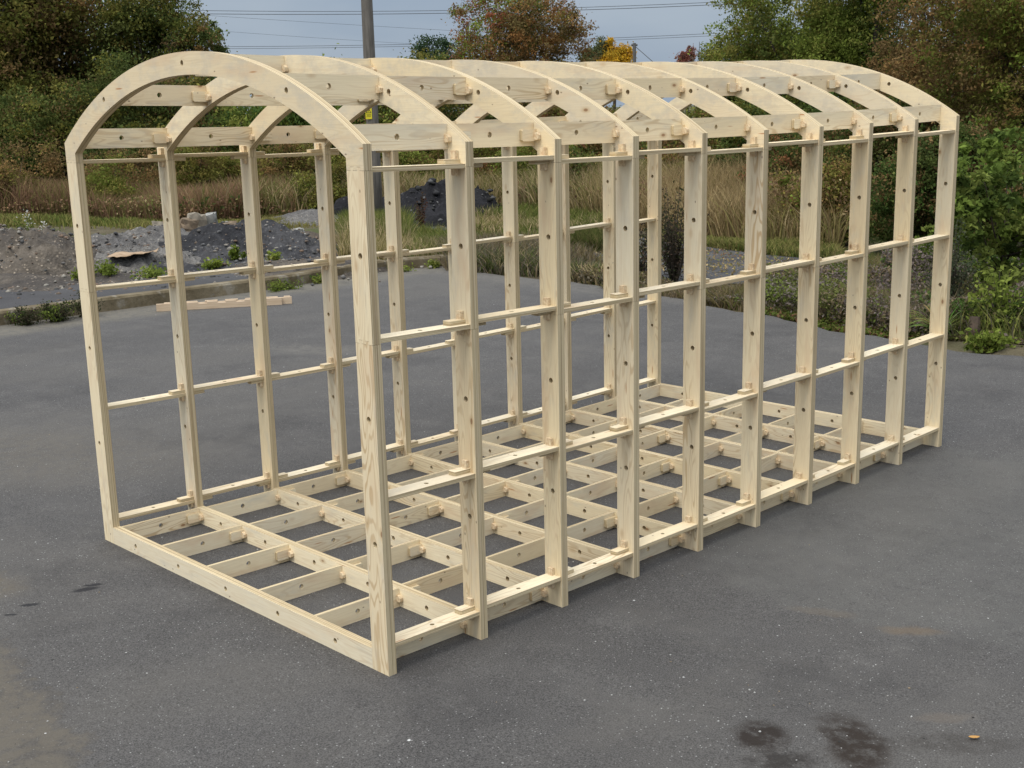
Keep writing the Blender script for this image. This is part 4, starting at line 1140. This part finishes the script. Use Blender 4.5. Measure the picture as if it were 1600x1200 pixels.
for (u, D, w, lb) in ((112, 19.9, .5, 'low green weeds at the track edge left of the front post'), (165, 20.0, .8, 'low green weeds at the track edge right of the front post'), (230, 20.1, .9, 'bright green weeds at the track edge below the cardboard'), (325, 20.6, .5, 'small green weeds in front of the yellow green plant'), (425, 21.3, .4, 'small green tuft on the gravel near the third left post'), (75, 26.0, 1.0, 'dark green weeds behind the left gravel heap')):
    x, y, _ = at(u, D); zz = max([float(base_z(np.array(x), np.array(y)))]+[hh(x, y) for o_, hh in heaps[:4] if abs(o_.location.x-x) < 2.5 and abs(o_.location.y-y) < 2.5])
    small_plant('track_weed', lb, 'weed', (x, y), w, .16, 380, .06, GREEN+YG[:1], int(u)+320, 'weeds by the track', zz)
# dark dead dock stalks behind the frame
DOCK = [(.05, .04, .03), (.07, .05, .035), (.04, .05, .02), (.06, .065, .03)]
small_plant('dock_plant', 'tall dark seed-laden dock plant behind the fifth bay', 'weed', at(1065, 18.6)[:2], .85, 1.65, 2600, .045, DOCK, 330)
small_plant('dock_plant', 'shorter dark dock plant left of the tall one', 'weed', at(1015, 18.9)[:2], .5, .95, 900, .045, DOCK, 331)
small_plant('dock_plant', 'reddish dead dock stalks in front of the black heap', 'weed', at(663, 27.0)[:2], .35, 1.0, 500, .05, [(.10, .045, .03), (.08, .05, .03)], 332)
small_plant('tall_weed', 'grey green tall weed at the right verge beside the last rib', 'weed', at(1515, 15.0)[:2], .6, 1.25, 1500, .045, [(.07, .09, .05), (.09, .10, .06)], 333)
small_plant('tall_weed', 'leafy green weed at the right edge of the verge', 'weed', at(1590, 13.8)[:2], .8, .8, 1600, .06, GREEN, 334)
small_plant('tall_weed', 'low bright green weed by the asphalt, right of the last rib', 'weed', at(1585, 13.05)[:2], .6, .22, 700, .06, GREEN+YG[2:], 335)
small_plant('rosebay_plant', 'white flowering weed behind the left gravel heap', 'weed', at(42, 26.5)[:2], .7, .8, 500, .05, LUSH+[(.6, .6, .55), (.6, .6, .55)], 336)

# strap-leaved plant
def strap_plant(label, xy, n, L, seed):
    r = random.Random(seed); V = []; F = []; C = []
    for i in range(n):
        a = r.uniform(0, 2*PI); l = L*r.uniform(.5, 1.1); w = r.uniform(.012, .02)
        out = r.uniform(.35, .95); col = [q*r.uniform(.7, 1.2) for q in r.choice([(.13, .20, .05), (.10, .16, .04), (.18, .22, .07), (.24, .20, .08)])]
        s = len(V); m = 6
        for j in range(m+1):
            t = j/m; rr_ = out*l*t; zz = l*(1.0*t-out*0.95*t*t)*0.9+0.02
            ww = w*(1-t)**.6
            V.append((math.cos(a)*rr_-math.sin(a)*ww, math.sin(a)*rr_+math.cos(a)*ww, max(zz, .02)))
            V.append((math.cos(a)*rr_+math.sin(a)*ww, math.sin(a)*rr_-math.cos(a)*ww, max(zz, .02)+.004)); C += [col, col]
            if j: F.append((s+2*j-2, s+2*j-1, s+2*j+1, s+2*j))
    o = link('strap_leaved_plant', np_mesh('strap_leaved_plant', V, F, np.array(C)), LEAFM, None, (xy[0], xy[1], 0.0)); tag(o, label, 'plant')
strap_plant('clump of long arching pale green strap leaves at the verge, right of the last rib', at(1500, 13.65)[:2], 70, .62, 3)

# stump on the verge
bm = bmesh.new(); tube(bm, [(0, 0, -.05), (.01, 0, .12), (.0, .02, .26)], [.075, .065, .055], 9)
me = bpy.data.meshes.new('tree_stump'); bm.to_mesh(me); bm.free()
o = link('tree_stump', me, mat_simple('grey_stump_wood', (.11, .08, .06), (.06, .045, .035), 8, .9, .4), None, (*at(1553, 13.55)[:2], 0)); tag(o, 'short brown tree stump at the edge of the asphalt near the right edge', 'stump')

# ------------------------------------------------------------------ utility pole
px, py, _ = at(592, 29.3)
POLE = empty('utility_pole', (px, py, 0)); tag(POLE, 'grey weathered wooden utility pole with a yellow warning plate', 'utility pole')
bm = bmesh.new()
lean = Vector((R0[0]*0.002, R0[1]*0.002, 1))
tube(bm, [tuple(lean*z) for z in (-.3, 1.5, 3.5, 6, 9.5)], [.155, .148, .138, .125, .105], 20)
for f in bm.faces: f.smooth = len(f.verts) == 4
me = bpy.data.meshes.new('pole_shaft'); bm.to_mesh(me); bm.free()
link('pole_shaft', me, mat_simple('grey_weathered_pole', (.17, .155, .135), (.10, .092, .08), 5, .9, .4, 0, (6, 6, .5)), POLE)
# the warning plate faces the yard
tocam = Vector((CAM[0]-px, CAM[1]-py, 0)).normalized(); side_ = Vector((-tocam.y, tocam.x, 0))
def quad_plate(bm, c, w, h, t, n, s, mi=0):
    up = Vector((0, 0, 1)); vs = []
    for d in (t, 0):
        for (a, b) in ((-1, -1), (1, -1), (1, 1), (-1, 1)):
            vs.append(bm.verts.new(c+s*(a*w/2)+up*(b*h/2)+n*d))
    for q in ((0, 1, 2, 3), (7, 6, 5, 4), (0, 4, 5, 1), (1, 5, 6, 2), (2, 6, 7, 3), (3, 7, 4, 0)):
        bm.faces.new([vs[i] for i in q]).material_index = mi
yel = mat_simple('yellow_plate_enamel', (.72, .62, .03), (.62, .53, .03), 3, .5)
blk = mat_simple('black_print', (.02, .02, .02), (.015, .015, .015), 3, .6)
wht = mat_simple('white_tag_plastic', (.75, .75, .73), (.65, .65, .63), 3, .5)
n_ = (tocam*0.93+side_*-0.36).normalized() if False else tocam
sgn_side = 1.0 if side_.dot(Vector(R0)) > 0 else -1.0
sr = side_*sgn_side                     # points to the viewer's right
zs = 2.62
pc = lean*zs+tocam*0.150-sr*0.075
bm = bmesh.new(); quad_plate(bm, pc, .145, .27, .004, tocam, sr)
me = bpy.data.meshes.new('warning_plate'); bm.to_mesh(me); bm.free()
bmf = bmesh.new(); bmf.from_mesh(me); bmesh.ops.recalc_face_normals(bmf, faces=bmf.faces); bmf.to_mesh(me); bmf.free()
wp = link('warning_plate', me, yel, POLE)
# black triangle with lightning bolt, and a line of print
bm = bmesh.new()
def P2(a, b, d=0.006): return pc+sr*a+Vector((0, 0, b))+tocam*d
def tri_ring(a, b, d):
    o_ = [P2(x, z, d) for x, z in a]; i_ = [P2(x, z, d) for x, z in b]
    vo = [bm.verts.new(v) for v in o_]; vi = [bm.verts.new(v) for v in i_]
    for q in range(3): bm.faces.new((vo[q], vo[(q+1) % 3], vi[(q+1) % 3], vi[q]))
tri_ring([(-.062, .0), (.062, .0), (0, .118)], [(-.042, .012), (.042, .012), (0, .092)], .0062)
for pts_ in ([(.012, .082), (-.016, .048), (.0, .048)], [(.0, .048), (-.004, .052), (.016, .052)], [(.016, .052), (.0, .044), (-.008, .018)]):
    bm.faces.new([bm.verts.new(P2(x, z, .0066)) for x, z in pts_])
for (zz, x0_, x1_) in ((-.035, -.05, .05), (-.060, -.045, .04), (-.085, -.05, .045)):
    xx = x0_
    while xx < x1_:
        w_ = rnd.uniform(.008, .018)
        bm.faces.new([bm.verts.new(P2(a, b, .0062)) for a, b in ((xx, zz), (xx+w_, zz), (xx+w_, zz+.012), (xx, zz+.012))]); xx += w_+.006
me = bpy.data.meshes.new('warning_symbol'); bm.to_mesh(me); bm.free()
link('warning_symbol', me, blk, wp)
bm = bmesh.new(); quad_plate(bm, lean*2.30+tocam*0.145+sr*.09, .05, .035, .004, tocam, sr); quad_plate(bm, lean*2.26+tocam*0.145+sr*.085, .075, .03, .004, tocam, sr)
me = bpy.data.meshes.new('number_tag'); bm.to_mesh(me); bm.free(); link('number_tag', me, wht, POLE)

# far pole with its stay wire
fx, fy, _ = at(1003, 105)
FP = empty('utility_pole', (fx, fy, 0)); tag(FP, 'thin distant pole with a stay wire, right of the golden tree', 'utility pole')
bm = bmesh.new(); tube(bm, [(0, 0, -.3), (0, 0, 7.6)], [.17, .13], 10); me = bpy.data.meshes.new('pole_shaft'); bm.to_mesh(me); bm.free()
DKG = mat_simple('dark_grey_pole', (.13, .13, .125), (.09, .09, .09), 3, .9)
link('pole_shaft', me, DKG, FP)
bm = bmesh.new(); tube(bm, [tuple(-R0*.25+np.array([0, 0, 7.45])), tuple(R0*.25+np.array([0, 0, 7.45]))], [.09, .09], 6); me = bpy.data.meshes.new('pole_cap'); bm.to_mesh(me); bm.free(); link('pole_cap', me, DKG, FP)
bm = bmesh.new(); tube(bm, [(0, 0, 7.4), tuple(R0*6.2+np.array([0, 0, 2.0]))], [.028, .028], 5); me = bpy.data.meshes.new('stay_wire'); bm.to_mesh(me); bm.free(); link('stay_wire', me, DKG, FP)

# overhead lines: each conductor a separate thing
WIRE = mat_simple('weathered_conductor', (.10, .11, .13), (.08, .09, .10), 3, .7)
def wire(label, pts, rad):
    """pts: list of (u, D, z)"""
    P = [np.array(at(u, D, z)) for u, D, z in pts]
    # quadratic interpolation through three points
    out = []
    for i in range(25):
        t = i/24
        l0 = (t-.5)*(t-1)/.5; l1 = t*(t-1)/(-.25); l2 = t*(t-.5)/.5
        out.append(tuple(P[0]*l0+P[1]*l1+P[2]*l2))
    o0 = out[0]
    bm = bmesh.new(); tube(bm, [tuple(np.array(q)-np.array(o0)) for q in out], [rad]*25, 5)
    me = bpy.data.meshes.new('power_line'); bm.to_mesh(me); bm.free()
    o = link('power_line', me, WIRE, None, o0); tag(o, label, 'power line', 'overhead lines across the sky')
def zat(u, v, D):
    h0 = 170-0.02625*(u-800); return 2.63192+(h0-v)*D/1992
def w3(label, a, b, c, D, rad):
    wire(label, [(q[0], D, zat(q[0], q[1], D)) for q in (a, b, c)], rad)
w3('topmost grey power line of the upper pair, spanning the sky', (0, 14), (700, 22.5), (1400, -6), 95, .020)
w3('lower line of the upper pair, the darkest across the sky', (0, 20), (700, 26.5), (1400, -2), 96, .024)
w3('upper line of the low pair just above the roof ridge', (0, 74), (700, 71.5), (1400, 40), 120, .022)
w3('lower line of the low pair just above the roof ridge', (0, 77.5), (700, 74.5), (1400, 44), 121, .020)
w3('faint line slanting down to the right below the upper pair', (200, 20), (560, 43), (920, 62), 130, .014)
w3('faint lower line slanting down to the right above the ridge', (200, 40), (560, 66), (920, 84), 132, .013)

# ------------------------------------------------------------------ sky and light
SUN_EL = math.radians(60)
world = bpy.data.worlds.new('World'); scene.world = world; world.use_nodes = True
nt = world.node_tree; nt.nodes.clear(); k = N(nt)
sky = k.n('ShaderNodeTexSky', sky_type='NISHITA'); sky.sun_disc = False
# light comes from behind the viewer's right shoulder
sunv = Vector((0.08, -0.8, 0)).normalized()
SUN_AZ = math.atan2(sunv.x, sunv.y)       # clockwise from +Y
sky.sun_elevation = SUN_EL; sky.sun_rotation = SUN_AZ; sky.dust_density = 2.0; sky.air_density = 1.0
skyc = k.n('ShaderNodeVectorMath', operation='SCALE'); nt.links.new(sky.outputs[0], skyc.inputs[0]); skyc.inputs['Scale'].default_value = 0.07
gen = k.n('ShaderNodeTexCoord').outputs['Generated']
gz_ = k.sep(gen)[2]
cl = k.noise(k.vmath('MULTIPLY', gen, (1.5, 1.5, 5.0)), 2.2, 4, 0.55)
lowc = k.mix(k.ramp(cl, 0.38, 0.64), (0.25, 0.31, 0.395), (0.305, 0.36, 0.43))
highc = (1.30, 1.36, 1.46)
over = k.mix(k.ramp(gz_, 0.12, 0.75), lowc, highc)
fin = k.mix(0.88, skyc.outputs[0], over)
bg = k.n('ShaderNodeBackground'); nt.links.new(fin, bg.inputs[0]); bg.inputs[1].default_value = 1.0
wo = k.n('ShaderNodeOutputWorld'); nt.links.new(bg.outputs[0], wo.inputs[0])

sd = bpy.data.lights.new('sun', 'SUN'); sd.energy = 1.7; sd.angle = math.radians(26); sd.color = (1.0, 0.94, 0.84)
so = bpy.data.objects.new('sun', sd); COL.objects.link(so)
dirv = Vector((sunv.x*math.cos(SUN_EL), sunv.y*math.cos(SUN_EL), math.sin(SUN_EL)))
so.rotation_euler = dirv.to_track_quat('Z', 'Y').to_euler(); so.location = (8, -6, 12)

# ------------------------------------------------------------------ camera
cd = bpy.data.cameras.new('camera'); cd.sensor_width = 36; cd.lens = FPX/1600*36; cd.clip_start = 0.05; cd.clip_end = 6000
co = bpy.data.objects.new('camera', cd); COL.objects.link(co)
M = Matrix(((RGT[0], UPV[0], -FWD[0], CAM[0]), (RGT[1], UPV[1], -FWD[1], CAM[1]), (RGT[2], UPV[2], -FWD[2], CAM[2]), (0, 0, 0, 1)))
co.matrix_world = M
scene.camera = co
scene.view_settings.view_transform = 'Standard'; scene.view_settings.look = 'None'
scene.view_settings.exposure = 0.40; scene.view_settings.gamma = 1.0
scene.cycles.max_bounces = 6; scene.cycles.diffuse_bounces = 3; scene.cycles.transparent_max_bounces = 4
